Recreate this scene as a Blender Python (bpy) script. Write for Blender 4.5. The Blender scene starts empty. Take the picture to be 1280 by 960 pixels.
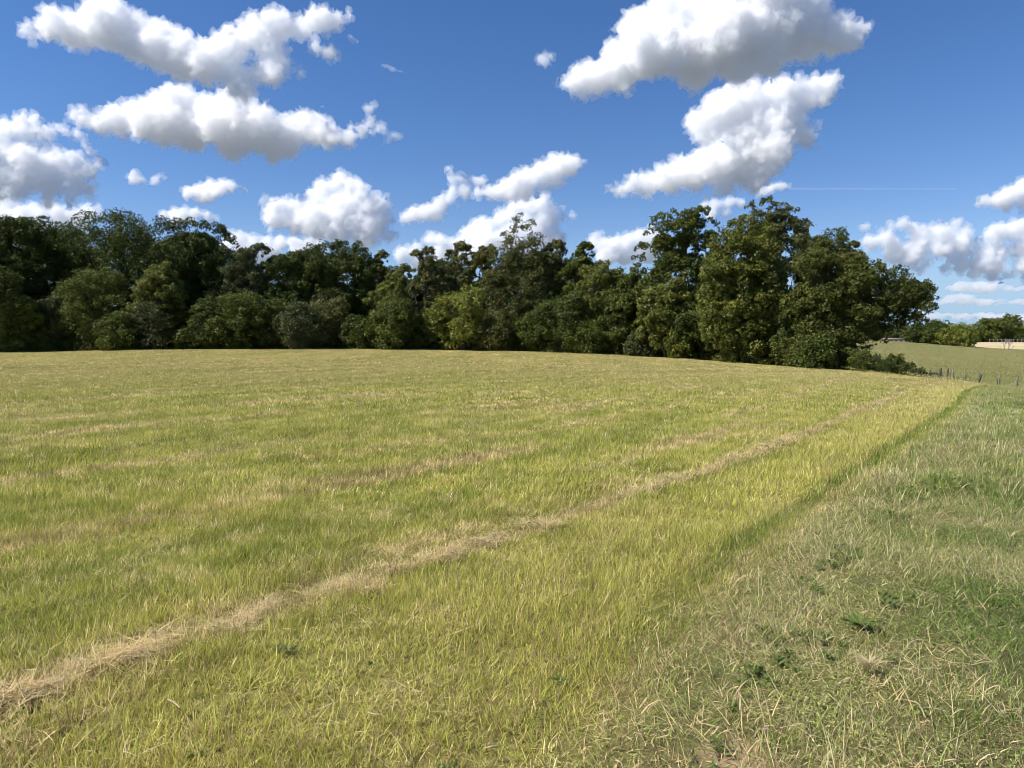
import bpy, math, random
import numpy as np
from mathutils import Vector, Matrix

# ------------------------------------------------------------------ camera, sky, sun
scene = bpy.context.scene
COL = scene.collection
F_PX = 888.0                     # focal length in pixels of the 1280 px wide photograph
PITCH = math.atan(55.0 / F_PX)   # horizon a little above the middle
CAM = Vector((0.0, 0.0, 1.6))
cam_data = bpy.data.cameras.new("camera")
cam_data.sensor_width = 36.0
cam_data.lens = 36.0 * F_PX / 1280.0
cam_data.clip_start = 0.05
cam_data.clip_end = 60000.0
cam = bpy.data.objects.new("camera", cam_data)
cam.location = CAM
cam.rotation_euler = (math.pi / 2 - PITCH, 0, 0)
COL.objects.link(cam)
scene.camera = cam

SUN_EL = math.radians(49)
SUN_AZ = math.radians(-103)       # measured from +Y (view direction) towards +X: the sun stands to the left
world = bpy.data.worlds.new("World")
scene.world = world
world.use_nodes = True
wn, wl = world.node_tree.nodes, world.node_tree.links
bg = wn["Background"]
sky = wn.new("ShaderNodeTexSky")
sky.sky_type = 'NISHITA'
sky.sun_disc = False
sky.sun_elevation = SUN_EL
sky.sun_rotation = SUN_AZ
sky.altitude = 300
sky.air_density = 1.0
sky.dust_density = 0.0
sky.ozone_density = 3.5
hs = wn.new("ShaderNodeHueSaturation")
hs.inputs["Saturation"].default_value = 1.22
wl.new(sky.outputs[0], hs.inputs["Color"])
tint = wn.new("ShaderNodeMix"); tint.data_type = 'RGBA'; tint.blend_type = 'MULTIPLY'
tint.inputs[0].default_value = 1.0
tint.inputs[7].default_value = (1.08, 0.97, 1.08, 1)
wl.new(hs.outputs[0], tint.inputs[6])
# pale blue air near the horizon, the same all round
tc = wn.new("ShaderNodeTexCoord"); sep = wn.new("ShaderNodeSeparateXYZ"); wl.new(tc.outputs["Generated"], sep.inputs[0])
mr = wn.new("ShaderNodeMapRange"); mr.interpolation_type = 'SMOOTHSTEP'
for i_, v_ in enumerate((0, 0.0, 0.16, 0.85, 0.0)):
    if i_: mr.inputs[i_].default_value = v_
wl.new(sep.outputs[2], mr.inputs[0])
air = wn.new("ShaderNodeMix"); air.data_type = 'RGBA'
air.inputs[7].default_value = (2.4, 4.3, 6.6, 1)
wl.new(mr.outputs[0], air.inputs[0]); wl.new(tint.outputs[2], air.inputs[6])
wl.new(air.outputs[2], bg.inputs["Color"])
bg.inputs["Strength"].default_value = 0.078

sun_data = bpy.data.lights.new("sun", 'SUN')
sun_data.energy = 5.0
sun_data.angle = math.radians(0.53)
sun_data.color = (1.0, 0.955, 0.88)
sun = bpy.data.objects.new("sun", sun_data)
sd = Vector((math.sin(SUN_AZ) * math.cos(SUN_EL), math.cos(SUN_AZ) * math.cos(SUN_EL), math.sin(SUN_EL)))
sun.rotation_euler = sd.to_track_quat('Z', 'Y').to_euler()
sun.location = (-30, -5, 40)
COL.objects.link(sun)

scene.view_settings.view_transform = 'Standard'
scene.view_settings.look = 'None'
scene.view_settings.exposure = 0.6
scene.view_settings.gamma = 1.0
scene.render.engine = 'CYCLES'
cy = scene.cycles
cy.max_bounces = 32
cy.diffuse_bounces = 2
cy.glossy_bounces = 2
cy.transmission_bounces = 2
cy.transparent_max_bounces = 24
cy.volume_bounces = 32
cy.use_adaptive_sampling = True
cy.adaptive_threshold = 0.025
cy.adaptive_min_samples = 16
cy.filter_width = 0.9
cy.use_denoising = True
try:
    cy.denoiser = 'OPENIMAGEDENOISE'
except Exception:
    pass

rng = np.random.default_rng(7)
random.seed(7)


def at(px, py, dist):
    """World point seen at photo pixel (px, py), at ground distance dist along +Y."""
    a, b = (px - 640.0) / F_PX, (480.0 - py) / F_PX
    d = Vector((a, math.cos(PITCH) + b * math.sin(PITCH), -math.sin(PITCH) + b * math.cos(PITCH)))
    return CAM + d * (dist / d.y)


def tag(o, label=None, cat=None, group=None, kind=None):
    if label: o['label'] = label
    if cat: o['category'] = cat
    if group: o['group'] = group
    if kind: o['kind'] = kind
    return o


def mesh_from(name, verts, faces, smooth=False, attrs=None):
    """verts (n,3) array; faces (m,k) array or list of such arrays."""
    me = bpy.data.meshes.new(name)
    if not isinstance(faces, list): faces = [faces]
    faces = [np.asarray(f, dtype=np.int32) for f in faces if len(f)]
    v = np.ascontiguousarray(verts, dtype=np.float32)
    me.vertices.add(len(v))
    me.vertices.foreach_set('co', v.ravel())
    tot = np.concatenate([np.full(len(f), f.shape[1], dtype=np.int32) for f in faces])
    idx = np.concatenate([f.ravel() for f in faces])
    me.loops.add(len(idx))
    me.loops.foreach_set('vertex_index', idx)
    me.polygons.add(len(tot))
    st = np.concatenate([[0], np.cumsum(tot)[:-1]]).astype(np.int32)
    me.polygons.foreach_set('loop_start', st)
    if smooth: me.polygons.foreach_set('use_smooth', np.ones(len(tot), dtype=bool))
    for k, val in (attrs or {}).items():
        a = me.attributes.new(k, 'FLOAT', 'POINT')
        a.data.foreach_set('value', np.asarray(val, dtype=np.float32))
    me.update(calc_edges=True)
    return me


def link(name, me, mat=None, parent=None):
    o = bpy.data.objects.new(name, me)
    COL.objects.link(o)
    if mat and not me.materials: me.materials.append(mat)
    if parent: o.parent = parent
    return o
# ------------------------------------------------------------------ terrain
PXS = np.array([-700, 0, 200, 450, 640, 800, 960, 1060, 1130, 1200, 1280, 1500, 2100.])
PYE = np.array([441, 441, 436.5, 435.5, 438.5, 445, 456, 463, 471, 477, 486, 512, 560.])
DE_ = np.array([85, 85, 88, 92, 90, 84, 70, 58, 50, 43, 37, 26, 14.])
TH = np.arctan((PXS - 640) / F_PX)
ZE = 1.6 - (PYE - 425) / F_PX * DE_ - 0.06        # minus the height of the grass on the crest
RE = DE_ / np.cos(TH)
PXB = np.array([900, 1080, 1160, 1215, 1280, 1500, 2100.])
PYB = np.array([424, 425.5, 431, 434.5, 438.5, 446, 446.])
ZB = 1.6 - (PYB - 425) / F_PX * 200
THB = np.arctan((PXB - 640) / F_PX)


def sstep(a, b, x):
    t = np.clip((x - a) / (b - a), 0, 1)
    return t * t * (3 - 2 * t)


def smooth_interp(x, xs, ys):
    """piecewise linear, rounded by averaging neighbours"""
    w = 0.03
    return (np.interp(x - w, xs, ys) + 2 * np.interp(x, xs, ys) + np.interp(x + w, xs, ys) + np.interp(x - w / 2, xs, ys) + np.interp(x + w / 2, xs, ys)) / 6


def vnoise(x, y, seed=0):
    """smooth value noise in [0,1]"""
    xi, yi = np.floor(x).astype(np.int64), np.floor(y).astype(np.int64)
    fx, fy = x - xi, y - yi
    fx, fy = fx * fx * (3 - 2 * fx), fy * fy * (3 - 2 * fy)

    def hsh(a, b):
        n = (a * 374761393 + b * 668265263 + seed * 974634777) & 0xffffffff
        n = ((n ^ (n >> 13)) * 1274126177) & 0xffffffff
        return ((n ^ (n >> 16)) & 0xffff) / 65535.0
    return (hsh(xi, yi) * (1 - fx) + hsh(xi + 1, yi) * fx) * (1 - fy) + (hsh(xi, yi + 1) * (1 - fx) + hsh(xi + 1, yi + 1) * fx) * fy


def height(x, y):
    x, y = np.asarray(x, float), np.asarray(y, float)
    r = np.hypot(x, y) + 1e-6
    th = np.arctan2(x, y)
    front = 1 - sstep(1.15, 1.9, np.abs(th))
    tc = np.clip(th, -1.02, 1.02)
    re, ze = smooth_interp(tc, TH, RE), smooth_interp(tc, TH, ZE)
    t = r / re
    inner = ze * np.minimum(t, 1.0) ** 2
    # beyond the crest
    d = r - re
    right = sstep(0.30, 0.48, th)
    crest_out = ze - 0.012 * np.maximum(d, 0) * (1 - right) - right * (0.0012 * np.maximum(d, 0) ** 2 + .03 * np.maximum(d, 0))
    yy = r * np.cos(tc)
    zb = smooth_interp(tc, THB, ZB)
    far = np.where(yy < 200, -3.2 + (zb + 3.2) * np.clip((yy - 62) / 138, 0, 1) ** 1.0,
          np.where(yy < 240, zb + (np.minimum(-1.9, zb - .9) - zb) * sstep(200, 240, yy),
                   np.minimum(-1.9, zb - .9) + (0.55 - np.minimum(-1.9, zb - .9)) * np.clip((yy - 240) / 95, 0, 1)))
    far = np.where(yy > 335, 0.55 + .9 * sstep(335, 1500, yy), far)
    far_l = 0.0 + 1.2 * sstep(100, 600, r)
    far = far * right + far_l * (1 - right)
    w = sstep(0.0, 1.0, d / np.where(right > .5, 20.0, 45.0))
    z = np.where(d > 0, crest_out * (1 - w) + far * w, inner)
    z = z * front
    # unevenness of the soil
    z = z + (vnoise(x * .9, y * .9, 3) - .5) * 0.06 * sstep(1, 3, r) + (vnoise(x * .25, y * .25, 5) - .5) * 0.10 * sstep(3, 12, r) * (1 - sstep(35, 60, r) * .7)
    return z


def h1(x, y): return float(height(np.array([x]), np.array([y]))[0])


def hit(px, py):
    """where the ray through a photo pixel meets the ground"""
    p1 = at(px, py, 1.0) - CAM
    ys = np.exp(np.linspace(math.log(1.0), math.log(400), 4000))
    hz = height(p1.x * ys, ys); rz = CAM.z + p1.z * ys
    k = np.argmax(rz <= hz)
    return float(p1.x * ys[k]), float(ys[k])


WPX = [(-120, 940), (0, 888), (130, 835), (300, 785), (430, 735), (570, 690), (690, 655), (860, 600), (980, 552), (1075, 515), (1140, 488)]
EPX = [(700, 900), (790, 800), (850, 740), (925, 690), (1000, 640), (1080, 585), (1130, 555), (1180, 520), (1222, 486)]
def fit(pts):
    P = np.array([hit(*p) for p in pts])
    t = np.sqrt(P[:, 1])
    return np.polyfit(t, P[:, 0], 4)          # x as a polynomial in sqrt(y)
CW, CE = fit(WPX), fit(EPX)
def xw(y): return np.polyval(CW, np.sqrt(np.clip(y, 2.0, 45)))
def xe(y): return np.polyval(CE, np.sqrt(np.clip(y, 2.0, 40)))


class NT:
    """small helper for building shader maths"""
    def __init__(s, m):
        s.n, s.l = m.node_tree.nodes, m.node_tree.links

    def put(s, sock, v):
        if hasattr(v, 'node'): s.l.new(v, sock)
        elif sock.type == 'RGBA' or sock.type == 'VECTOR':
            v = tuple(v); sock.default_value = v + (1,) if sock.type == 'RGBA' and len(v) == 3 else v
        else: sock.default_value = v

    def math(s, op, *a, clamp=False):
        q = s.n.new('ShaderNodeMath'); q.operation = op; q.use_clamp = clamp
        for i, v in enumerate(a): s.put(q.inputs[i], v)
        return q.outputs[0]

    def ramp(s, v, a, b, lo=0.0, hi=1.0):
        q = s.n.new('ShaderNodeMapRange'); q.interpolation_type = 'SMOOTHSTEP'
        for i, w in enumerate((v, a, b, lo, hi)): s.put(q.inputs[i], w)
        return q.outputs[0]

    def mix(s, f, a, b, mode='MIX'):
        q = s.n.new('ShaderNodeMix'); q.data_type = 'RGBA'; q.blend_type = mode
        s.put(q.inputs[0], f); s.put(q.inputs[6], a); s.put(q.inputs[7], b)
        return q.outputs[2]

    def noise(s, vec, scale, detail=3, rough=.55, dist=0.0):
        q = s.n.new('ShaderNodeTexNoise')
        if vec is not None: s.put(q.inputs['Vector'], vec)
        q.inputs['Scale'].default_value = scale; q.inputs['Detail'].default_value = detail
        q.inputs['Roughness'].default_value = rough; q.inputs['Distortion'].default_value = dist
        return q.outputs['Fac']

    def poly(s, c, t):
        v = float(c[0])
        for k in c[1:]: v = s.math('MULTIPLY_ADD', v, t, float(k))
        return v

    def attr(s, name):
        q = s.n.new('ShaderNodeAttribute'); q.attribute_name = name
        return q.outputs['Fac']


def zones(T):
    """world-space masks of the mown field, shared by the soil and the grass: position, windrow distance, verge distance, patch noises"""
    g = T.n.new('ShaderNodeNewGeometry'); pos = g.outputs['Position']
    sx = T.n.new('ShaderNodeSeparateXYZ'); T.l.new(pos, sx.inputs[0]); x, y = sx.outputs[0], sx.outputs[1]
    tw = T.math('SQRT', T.math('MINIMUM', T.math('MAXIMUM', y, 2.0), 45.0))
    te = T.math('MINIMUM', tw, math.sqrt(40))
    w = T.math('SUBTRACT', x, T.poly(CW, tw))
    e = T.math('SUBTRACT', x, T.poly(CE, te))
    # swaths that run along the mowing lines
    cb = T.n.new('ShaderNodeCombineXYZ')
    T.put(cb.inputs[0], T.math('MULTIPLY', w, 0.75)); T.put(cb.inputs[1], T.math('MULTIPLY', y, 0.13))
    streak = T.noise(cb.outputs[0], 1.0, 5, .62, .3)
    streak2 = T.noise(cb.outputs[0], 0.33, 3, .5)
    patch = T.noise(pos, 0.9, 4, .62)
    patch2 = T.noise(pos, 3.1, 3, .6)
    r = T.math('SQRT', T.math('ADD', T.math('MULTIPLY', x, x), T.math('MULTIPLY', y, y)))
    return dict(pos=pos, x=x, y=y, w=w, e=e, streak=streak, streak2=streak2, patch=patch, patch2=patch2, r=r)


def sward_colours(T, Z):
    """(green, dry, share of dry blades) at a point of the field"""
    green = T.mix(T.ramp(Z['patch'], .36, .64), (0.40, 0.395, 0.065), (0.68, 0.61, 0.145))
    green = T.mix(T.ramp(Z['streak'], .50, .64, 0, .65), green, (0.26, 0.285, 0.045))
    farm = T.ramp(Z['r'], 14.0, 45.0)
    green = T.mix(farm, green, T.mix(T.ramp(Z['streak2'], .4, .6), (0.42, 0.37, 0.12), (0.58, 0.49, 0.18)))
    # bright strip between windrow and verge
    strip = T.math('MULTIPLY', T.ramp(Z['w'], .2, .9), T.ramp(Z['e'], -.25, -.05, 1, 0))
    green = T.mix(T.math('MULTIPLY', strip, .6), green, (0.70, 0.635, 0.155))
    endm = T.math('MULTIPLY', strip, T.ramp(Z['y'], 10, 20))
    endc = T.mix(T.ramp(Z['streak2'], .42, .58), (0.60, 0.43, 0.19), (0.74, 0.63, 0.23))
    green = T.mix(T.math('MULTIPLY', endm, .8), green, endc)
    # lush dark line along the verge
    line = T.math('MULTIPLY', T.ramp(Z['e'], -.26, -.04), T.ramp(Z['e'], .02, .22, 1, 0))
    line = T.math('MULTIPLY', line, T.ramp(Z['y'], 3.5, 5.5))
    line = T.math('MULTIPLY', line, T.ramp(Z['patch2'], .30, .5, .45, 1))
    green = T.mix(T.math('MULTIPLY', line, .8), green, (0.15, 0.20, 0.035))
    # verge
    verge = T.ramp(T.math('ADD', Z['e'], T.math('MULTIPLY', T.math('SUBTRACT', Z['patch2'], .5), .5)), -.05, .55)
    vg = T.mix(T.ramp(Z['patch'], .35, .62), (0.19, 0.235, 0.055), (0.38, 0.375, 0.13))
    lush = T.math('MULTIPLY', T.ramp(Z['e'], 1.0, 2.4), T.ramp(Z['y'], 4.5, 10.0, 1, .3))
    lush = T.math('MULTIPLY', lush, T.ramp(Z['patch'], .70, .44))
    vg = T.mix(lush, vg, (0.085, 0.155, 0.03))
    green = T.mix(verge, green, vg)
    # the meadow beyond the fence
    mead = T.math('MULTIPLY', T.ramp(T.math('MULTIPLY_ADD', T.math('DIVIDE', Z['x'], Z['y']), 84.0, T.math('SUBTRACT', Z['y'], 97.5)), -1.5, 1.0), T.ramp(T.math('DIVIDE', Z['x'], Z['y']), .33, .40))
    mg = T.mix(T.ramp(Z['streak2'], .42, .6), (0.27, 0.25, 0.09), (0.35, 0.29, 0.12))
    mg = T.mix(T.math('MULTIPLY', T.ramp(Z['streak'], .45, .62), T.ramp(Z['r'], 120, 90)), mg, (0.165, 0.225, 0.055))
    green = T.mix(mead, green, mg)
    dry = T.mix(T.ramp(Z['patch2'], .35, .65), (0.36, 0.27, 0.125), (0.74, 0.61, 0.29))
    dry = T.mix(verge, dry, (0.60, 0.51, 0.30))
    # how many blades are dry
    share = T.ramp(Z['streak'], .50, .37, .14, .85)
    share = T.math('ADD', share, T.ramp(Z['patch2'], .48, .66, 0, .38))
    share = T.math('ADD', share, T.math('MULTIPLY', farm, .10))
    share = T.mix(T.ramp(T.math('ABSOLUTE', Z['w']), .08, .24, 1, 0), share, (.8, .8, .8))
    share = T.mix(T.math('MULTIPLY', strip, .8), share, (.24, .24, .24))
    share = T.mix(T.math('MULTIPLY', line, .9), share, (.06, .06, .06))
    share = T.mix(verge, share, T.mix(T.ramp(Z['patch'], .40, .62), (.12, .12, .12), (.42, .42, .42)))
    share = T.mix(mead, share, (.25, .25, .25))
    return green, dry, share, mead


def soil_material():
    m = bpy.data.materials.new('field_soil'); m.use_nodes = True
    T = NT(m); Z = zones(T)
    green, dry, share, mead = sward_colours(T, Z)
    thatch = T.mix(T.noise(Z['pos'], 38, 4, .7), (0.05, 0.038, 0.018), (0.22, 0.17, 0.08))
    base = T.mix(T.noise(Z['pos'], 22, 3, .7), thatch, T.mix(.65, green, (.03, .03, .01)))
    cover = T.mix(T.ramp(share, .2, .8), T.mix(.32, green, (.02, .025, .01)), dry)  # green darkened here: the grass's self-shadow is put into the colour
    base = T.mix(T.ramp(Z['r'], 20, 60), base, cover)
    # bare earth near the bottom of the view
    bx, by = hit(918, 950)
    dx = T.math('SUBTRACT', Z['x'], bx); dy = T.math('SUBTRACT', Z['y'], by)
    dd = T.math('SQRT', T.math('ADD', T.math('MULTIPLY', dx, dx), T.math('MULTIPLY', dy, dy)))
    bare = T.ramp(T.math('ADD', dd, T.math('MULTIPLY', T.math('SUBTRACT', Z['patch2'], .5), .3)), .10, .20, 1, 0)
    base = T.mix(bare, base, T.mix(T.noise(Z['pos'], 60, 4, .7), (0.17, 0.115, 0.06), (0.40, 0.29, 0.17)))
    # stubble field beyond the meadow, then far grassland, its colour greyed for a neutral bounce onto the clouds
    stub = T.math('MULTIPLY', T.ramp(Z['r'], 262, 285), T.ramp(T.math('DIVIDE', Z['x'], Z['y']), .33, .40))
    mp = T.n.new('ShaderNodeMapping'); mp.inputs['Scale'].default_value = (.03, .22, 1); T.l.new(Z['pos'], mp.inputs[0])
    tan = T.mix(T.ramp(T.noise(mp.outputs[0], 1.0, 3), .35, .65), (0.38, 0.30, 0.16), (0.54, 0.45, 0.27))
    base = T.mix(stub, base, tan)
    base = T.mix(T.ramp(Z['r'], 430, 520), base, (0.10, 0.103, 0.095))
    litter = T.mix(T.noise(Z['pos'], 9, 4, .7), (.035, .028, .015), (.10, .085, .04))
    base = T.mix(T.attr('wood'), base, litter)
    b = T.n["Principled BSDF"]
    T.l.new(base, b.inputs['Base Color']); b.inputs['Roughness'].default_value = .95
    b.inputs['Specular IOR Level'].default_value = .15
    bump = T.n.new('ShaderNodeBump'); bump.inputs['Strength'].default_value = .7; bump.inputs['Distance'].default_value = .04
    T.l.new(T.noise(Z['pos'], 18, 5, .7), bump.inputs['Height']); T.l.new(bump.outputs[0], b.inputs['Normal'])
    return m


na, radii = 640, np.concatenate([[0.0], np.geomspace(.35, 12, 50), np.geomspace(12.4, 420, 150)[0:], np.geomspace(440, 30000, 26)])
ang = np.linspace(0, 2 * math.pi, na, endpoint=False)
A, R_ = np.meshgrid(ang, radii[1:])
X, Y = np.sin(A) * R_, np.cos(A) * R_
Zg = height(X, Y)
V = np.concatenate([[[0, 0, h1(0.001, 0.001)]], np.stack([X, Y, Zg], -1).reshape(-1, 3)])
i = np.arange(len(radii) - 2)[:, None] * na; k = np.arange(na)[None, :]; k2 = (k + 1) % na
Q = np.stack([1 + i + k2, 1 + i + k, 1 + i + na + k, 1 + i + na + k2], -1).reshape(-1, 4)
TR = np.stack([np.zeros(na, int), 1 + np.arange(na), 1 + (np.arange(na) + 1) % na], -1)[:, ::-1]
thv = np.clip(np.arctan2(V[:, 0], V[:, 1]), -1.02, 1.02); rv = np.hypot(V[:, 0], V[:, 1])
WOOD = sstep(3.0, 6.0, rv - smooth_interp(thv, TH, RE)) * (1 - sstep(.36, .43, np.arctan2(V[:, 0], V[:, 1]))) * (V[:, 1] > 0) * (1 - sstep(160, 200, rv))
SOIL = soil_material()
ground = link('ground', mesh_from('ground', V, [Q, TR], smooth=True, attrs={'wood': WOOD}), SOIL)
tag(ground, 'gently rolling farmland soil under the mown hay grass', kind='structure')
# ------------------------------------------------------------------ grass
def leafy_material(name, colour_fn, trans=.35, rough=.55, spec=.3):
    m = bpy.data.materials.new(name); m.use_nodes = True
    T = NT(m)
    col = colour_fn(T)
    b = T.n["Principled BSDF"]
    T.put(b.inputs['Base Color'], col); b.inputs['Roughness'].default_value = rough; b.inputs['Specular IOR Level'].default_value = spec
    t = T.n.new('ShaderNodeBsdfTranslucent'); T.put(t.inputs['Color'], col)
    mx = T.n.new('ShaderNodeMixShader'); mx.inputs[0].default_value = trans
    T.l.new(b.outputs[0], mx.inputs[1]); T.l.new(t.outputs[0], mx.inputs[2])
    T.l.new(mx.outputs[0], T.n["Material Output"].inputs['Surface'])
    return m


def sward_fn(T):
    Z = zones(T)
    green, dry, share, _ = sward_colours(T, Z)
    tone, shade, up = T.attr('tone'), T.attr('shade'), T.attr('up')
    isdry = T.ramp(T.math('SUBTRACT', share, tone), -.04, .04)
    green = T.mix(T.ramp(shade, 0, 1, 0, .55), green, (0.20, 0.29, 0.04))
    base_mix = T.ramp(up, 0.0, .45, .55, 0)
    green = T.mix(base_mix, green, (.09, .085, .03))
    c = T.mix(isdry, green, dry)
    k = T.math('MULTIPLY_ADD', shade, 1.15, .50)
    return T.mix(1.0, c, T.n_comb(k), 'MULTIPLY')


def n_comb(self, k):
    q = self.n.new('ShaderNodeCombineColor')
    for i in range(3): self.put(q.inputs[i], k)
    return q.outputs[0]
NT.n_comb = n_comb
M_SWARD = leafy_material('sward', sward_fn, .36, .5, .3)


def straw_fn(T):
    g = T.n.new('ShaderNodeNewGeometry')
    c = T.mix(T.attr('tone'), (0.48, 0.35, 0.15), (0.84, 0.66, 0.34))
    return T.mix(T.ramp(T.noise(g.outputs['Position'], 6, 2), .35, .6, .0, .5), c, (0.50, 0.40, 0.24))
M_STRAW = leafy_material('hay_straw', straw_fn, .2)


def blades(n, size, h0, h1_, width, lean, seed, bend=.35, clump=0.0, segs=3, flat=False):
    """n tapering grass blades on a round patch; arrays of verts, quads, tris and per-vertex tone / shade / up"""
    r = np.random.default_rng(seed)
    rad = size * np.sqrt(r.random(n)) * .5 * (1 + .25 * r.normal(size=n).clip(-1, 1.5))
    a = r.random(n) * 2 * np.pi
    px, py = rad * np.cos(a), rad * np.sin(a)
    if clump > 0:
        k = max(3, int(n / 14)); cx = r.uniform(-.5, .5, k) * size; cyy = r.uniform(-.5, .5, k) * size
        w = r.integers(0, k, n); sel = r.random(n) < clump
        px = np.where(sel, cx[w] + r.normal(size=n) * .012 * (1 + size), px); py = np.where(sel, cyy[w] + r.normal(size=n) * .012 * (1 + size), py)
    H = h0 + (h1_ - h0) * r.random(n) ** 1.4
    az = r.random(n) * 2 * np.pi
    tilt = np.abs(r.normal(size=n)) * lean
    if flat: tilt = np.pi / 2 - np.abs(r.normal(size=n)) * .18
    bd = bend * r.random(n) * 1.6 + .05
    yaw = r.random(n) * np.pi * 2
    W = width * r.uniform(.6, 1.4, n)
    z0 = r.random(n) * .045 * (size > 0) if flat else np.zeros(n) - .01
    V = []
    pos = np.stack([px, py, z0], -1)
    d_az = np.stack([np.cos(az), np.sin(az)], -1)
    side = np.stack([np.cos(yaw), np.sin(yaw), np.zeros(n)], -1)
    for s in range(segs + 1):
        t = s / segs
        ang_ = tilt + bd * t * 1.5
        if s > 0:
            st = (H / segs)[:, None]
            up = -np.cos(np.minimum(ang_, 2.2)) if False else np.cos(np.minimum(ang_, 2.2))
            if flat: up = np.cos(tilt) - (t - .5) * .25
            pos = pos + np.concatenate([d_az * np.sin(ang_)[:, None] * st, (up[:, None] * st)], -1)
        wv = (W * (1 - t) ** .7 * (.75 if s == 0 else 1))[:, None] * side * .5
        if flat: wv = (W * (1 - t * .6))[:, None] * side * .5
        if s < segs: V += [pos - wv, pos + wv]
        else: V += [pos]
    V = np.stack(V, 1)                                  # n, 2*segs+1, 3
    nv = V.shape[1]
    base = (np.arange(n) * nv)[:, None]
    quads = np.concatenate([base + np.array([[2 * s, 2 * s + 1, 2 * s + 3, 2 * s + 2]]) for s in range(segs - 1)])
    tris = base + np.array([[2 * segs - 2, 2 * segs - 1, 2 * segs]])
    up_a = np.tile(np.array([s / segs for s in range(segs) for _ in (0, 1)] + [1.0]), n)
    return [V.reshape(-1, 3), quads, tris, np.repeat(r.random(n), nv), np.repeat(r.random(n), nv), up_a]


def leaflets(n, size, L, h, seed):
    """small rounded clover and weed leaves close to the ground"""
    r = np.random.default_rng(seed)
    rad = size * np.sqrt(r.random(n)) * .5; a = r.random(n) * 6.283
    c = np.stack([rad * np.cos(a), rad * np.sin(a), h * (.3 + .7 * r.random(n))], -1)
    yaw = r.random(n) * 6.283
    u = np.stack([np.cos(yaw), np.sin(yaw), r.normal(size=n) * .35], -1) * (L * r.uniform(.5, 1.2, n))[:, None] * .5
    v = np.stack([-np.sin(yaw), np.cos(yaw), r.normal(size=n) * .35], -1) * (L * r.uniform(.35, .7, n))[:, None] * .5
    V = np.stack([c - u, c + v, c + u, c - v], 1).reshape(-1, 3)
    q = (np.arange(n) * 4)[:, None] + np.array([[0, 1, 2, 3]])
    return [V, q, np.zeros((0, 3), int), np.repeat(.8 + .2 * r.random(n), 4), np.repeat(r.random(n), 4), np.full(4 * n, .7)]


def merge(name, parts, mat):
    off = 0; Vs, Qs, Ts, a1, a2, a3 = [], [], [], [], [], []
    for p in parts:
        Vs.append(p[0]); Qs.append(p[1] + off); Ts.append(p[2] + off); a1.append(p[3]); a2.append(p[4]); a3.append(p[5]); off += len(p[0])
    me = mesh_from(name, np.concatenate(Vs), [np.concatenate(Qs), np.concatenate(Ts)], attrs={'tone': np.concatenate(a1), 'shade': np.concatenate(a2), 'up': np.concatenate(a3)})
    me.materials.append(mat)
    return me


def scatter(name, protos, pts, rots, scales, which, label, cat=None):
    """one object: every point gets one of the prototype patches, through geometry nodes"""
    me = bpy.data.meshes.new(name)
    me.vertices.add(len(pts)); me.vertices.foreach_set('co', np.asarray(pts, np.float32).ravel())
    for k, tp, val in (('rot', 'FLOAT_VECTOR', rots), ('scl', 'FLOAT_VECTOR', scales)):
        a = me.attributes.new(k, tp, 'POINT'); a.data.foreach_set('vector', np.asarray(val, np.float32).ravel())
    a = me.attributes.new('which', 'INT', 'POINT'); a.data.foreach_set('value', np.asarray(which, np.int32))
    o = link(name, me)
    c = bpy.data.collections.new(name + '_patches')
    for i_, p in enumerate(protos): c.objects.link(bpy.data.objects.new('%s_patch_%02d' % (name, i_), p))
    g = bpy.data.node_groups.new(name, 'GeometryNodeTree')
    g.interface.new_socket('Geometry', in_out='INPUT', socket_type='NodeSocketGeometry')
    g.interface.new_socket('Geometry', in_out='OUTPUT', socket_type='NodeSocketGeometry')
    N, L = g.nodes, g.links
    gi, go = N.new('NodeGroupInput'), N.new('NodeGroupOutput')
    ci = N.new('GeometryNodeCollectionInfo'); ci.inputs['Collection'].default_value = c
    ci.inputs['Separate Children'].default_value = True; ci.inputs['Reset Children'].default_value = True
    ip = N.new('GeometryNodeInstanceOnPoints'); ip.inputs['Pick Instance'].default_value = True

    def at_(nm, tp):
        q = N.new('GeometryNodeInputNamedAttribute'); q.data_type = tp; q.inputs['Name'].default_value = nm
        return q.outputs['Attribute']
    L.new(gi.outputs[0], ip.inputs['Points']); L.new(ci.outputs[0], ip.inputs['Instance'])
    L.new(at_('which', 'INT'), ip.inputs['Instance Index'])
    L.new(at_('rot', 'FLOAT_VECTOR'), ip.inputs['Rotation']); L.new(at_('scl', 'FLOAT_VECTOR'), ip.inputs['Scale'])
    L.new(ip.outputs[0], go.inputs[0])
    md = o.modifiers.new('patches', 'NODES'); md.node_group = g
    tag(o, label, cat, kind='stuff')
    return o


def lay(x, y, spin, tilt_to_ground=.5):
    """height and rotation that lay a patch on the slope"""
    z = height(x, y); e = .6
    gx = (height(x + e, y) - height(x - e, y)) / (2 * e); gy = (height(x, y + e) - height(x, y - e)) / (2 * e)
    rot = np.stack([np.arctan(gy), -np.arctan(gx), spin], -1)
    out = []
    for (ax, ay, s) in rot:
        m = Matrix.Rotation(ax, 3, 'X') @ Matrix.Rotation(ay, 3, 'Y') @ Matrix.Rotation(s, 3, 'Z')
        out.append(tuple(m.to_euler()))
    return z, np.array(out)


def grid(y0, y1, step, xlim=lambda y: .80 * y + 2.0, x0=None):
    ys = np.arange(y0, y1, step); P = []
    for y in ys:
        lim = xlim(y); lo = -lim if x0 is None else x0(y)
        xs = np.arange(lo, lim, step); P.append(np.stack([xs, np.full(len(xs), y)], -1))
    P = np.concatenate(P); P += rng.uniform(-.5, .5, P.shape) * step
    return P


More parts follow.
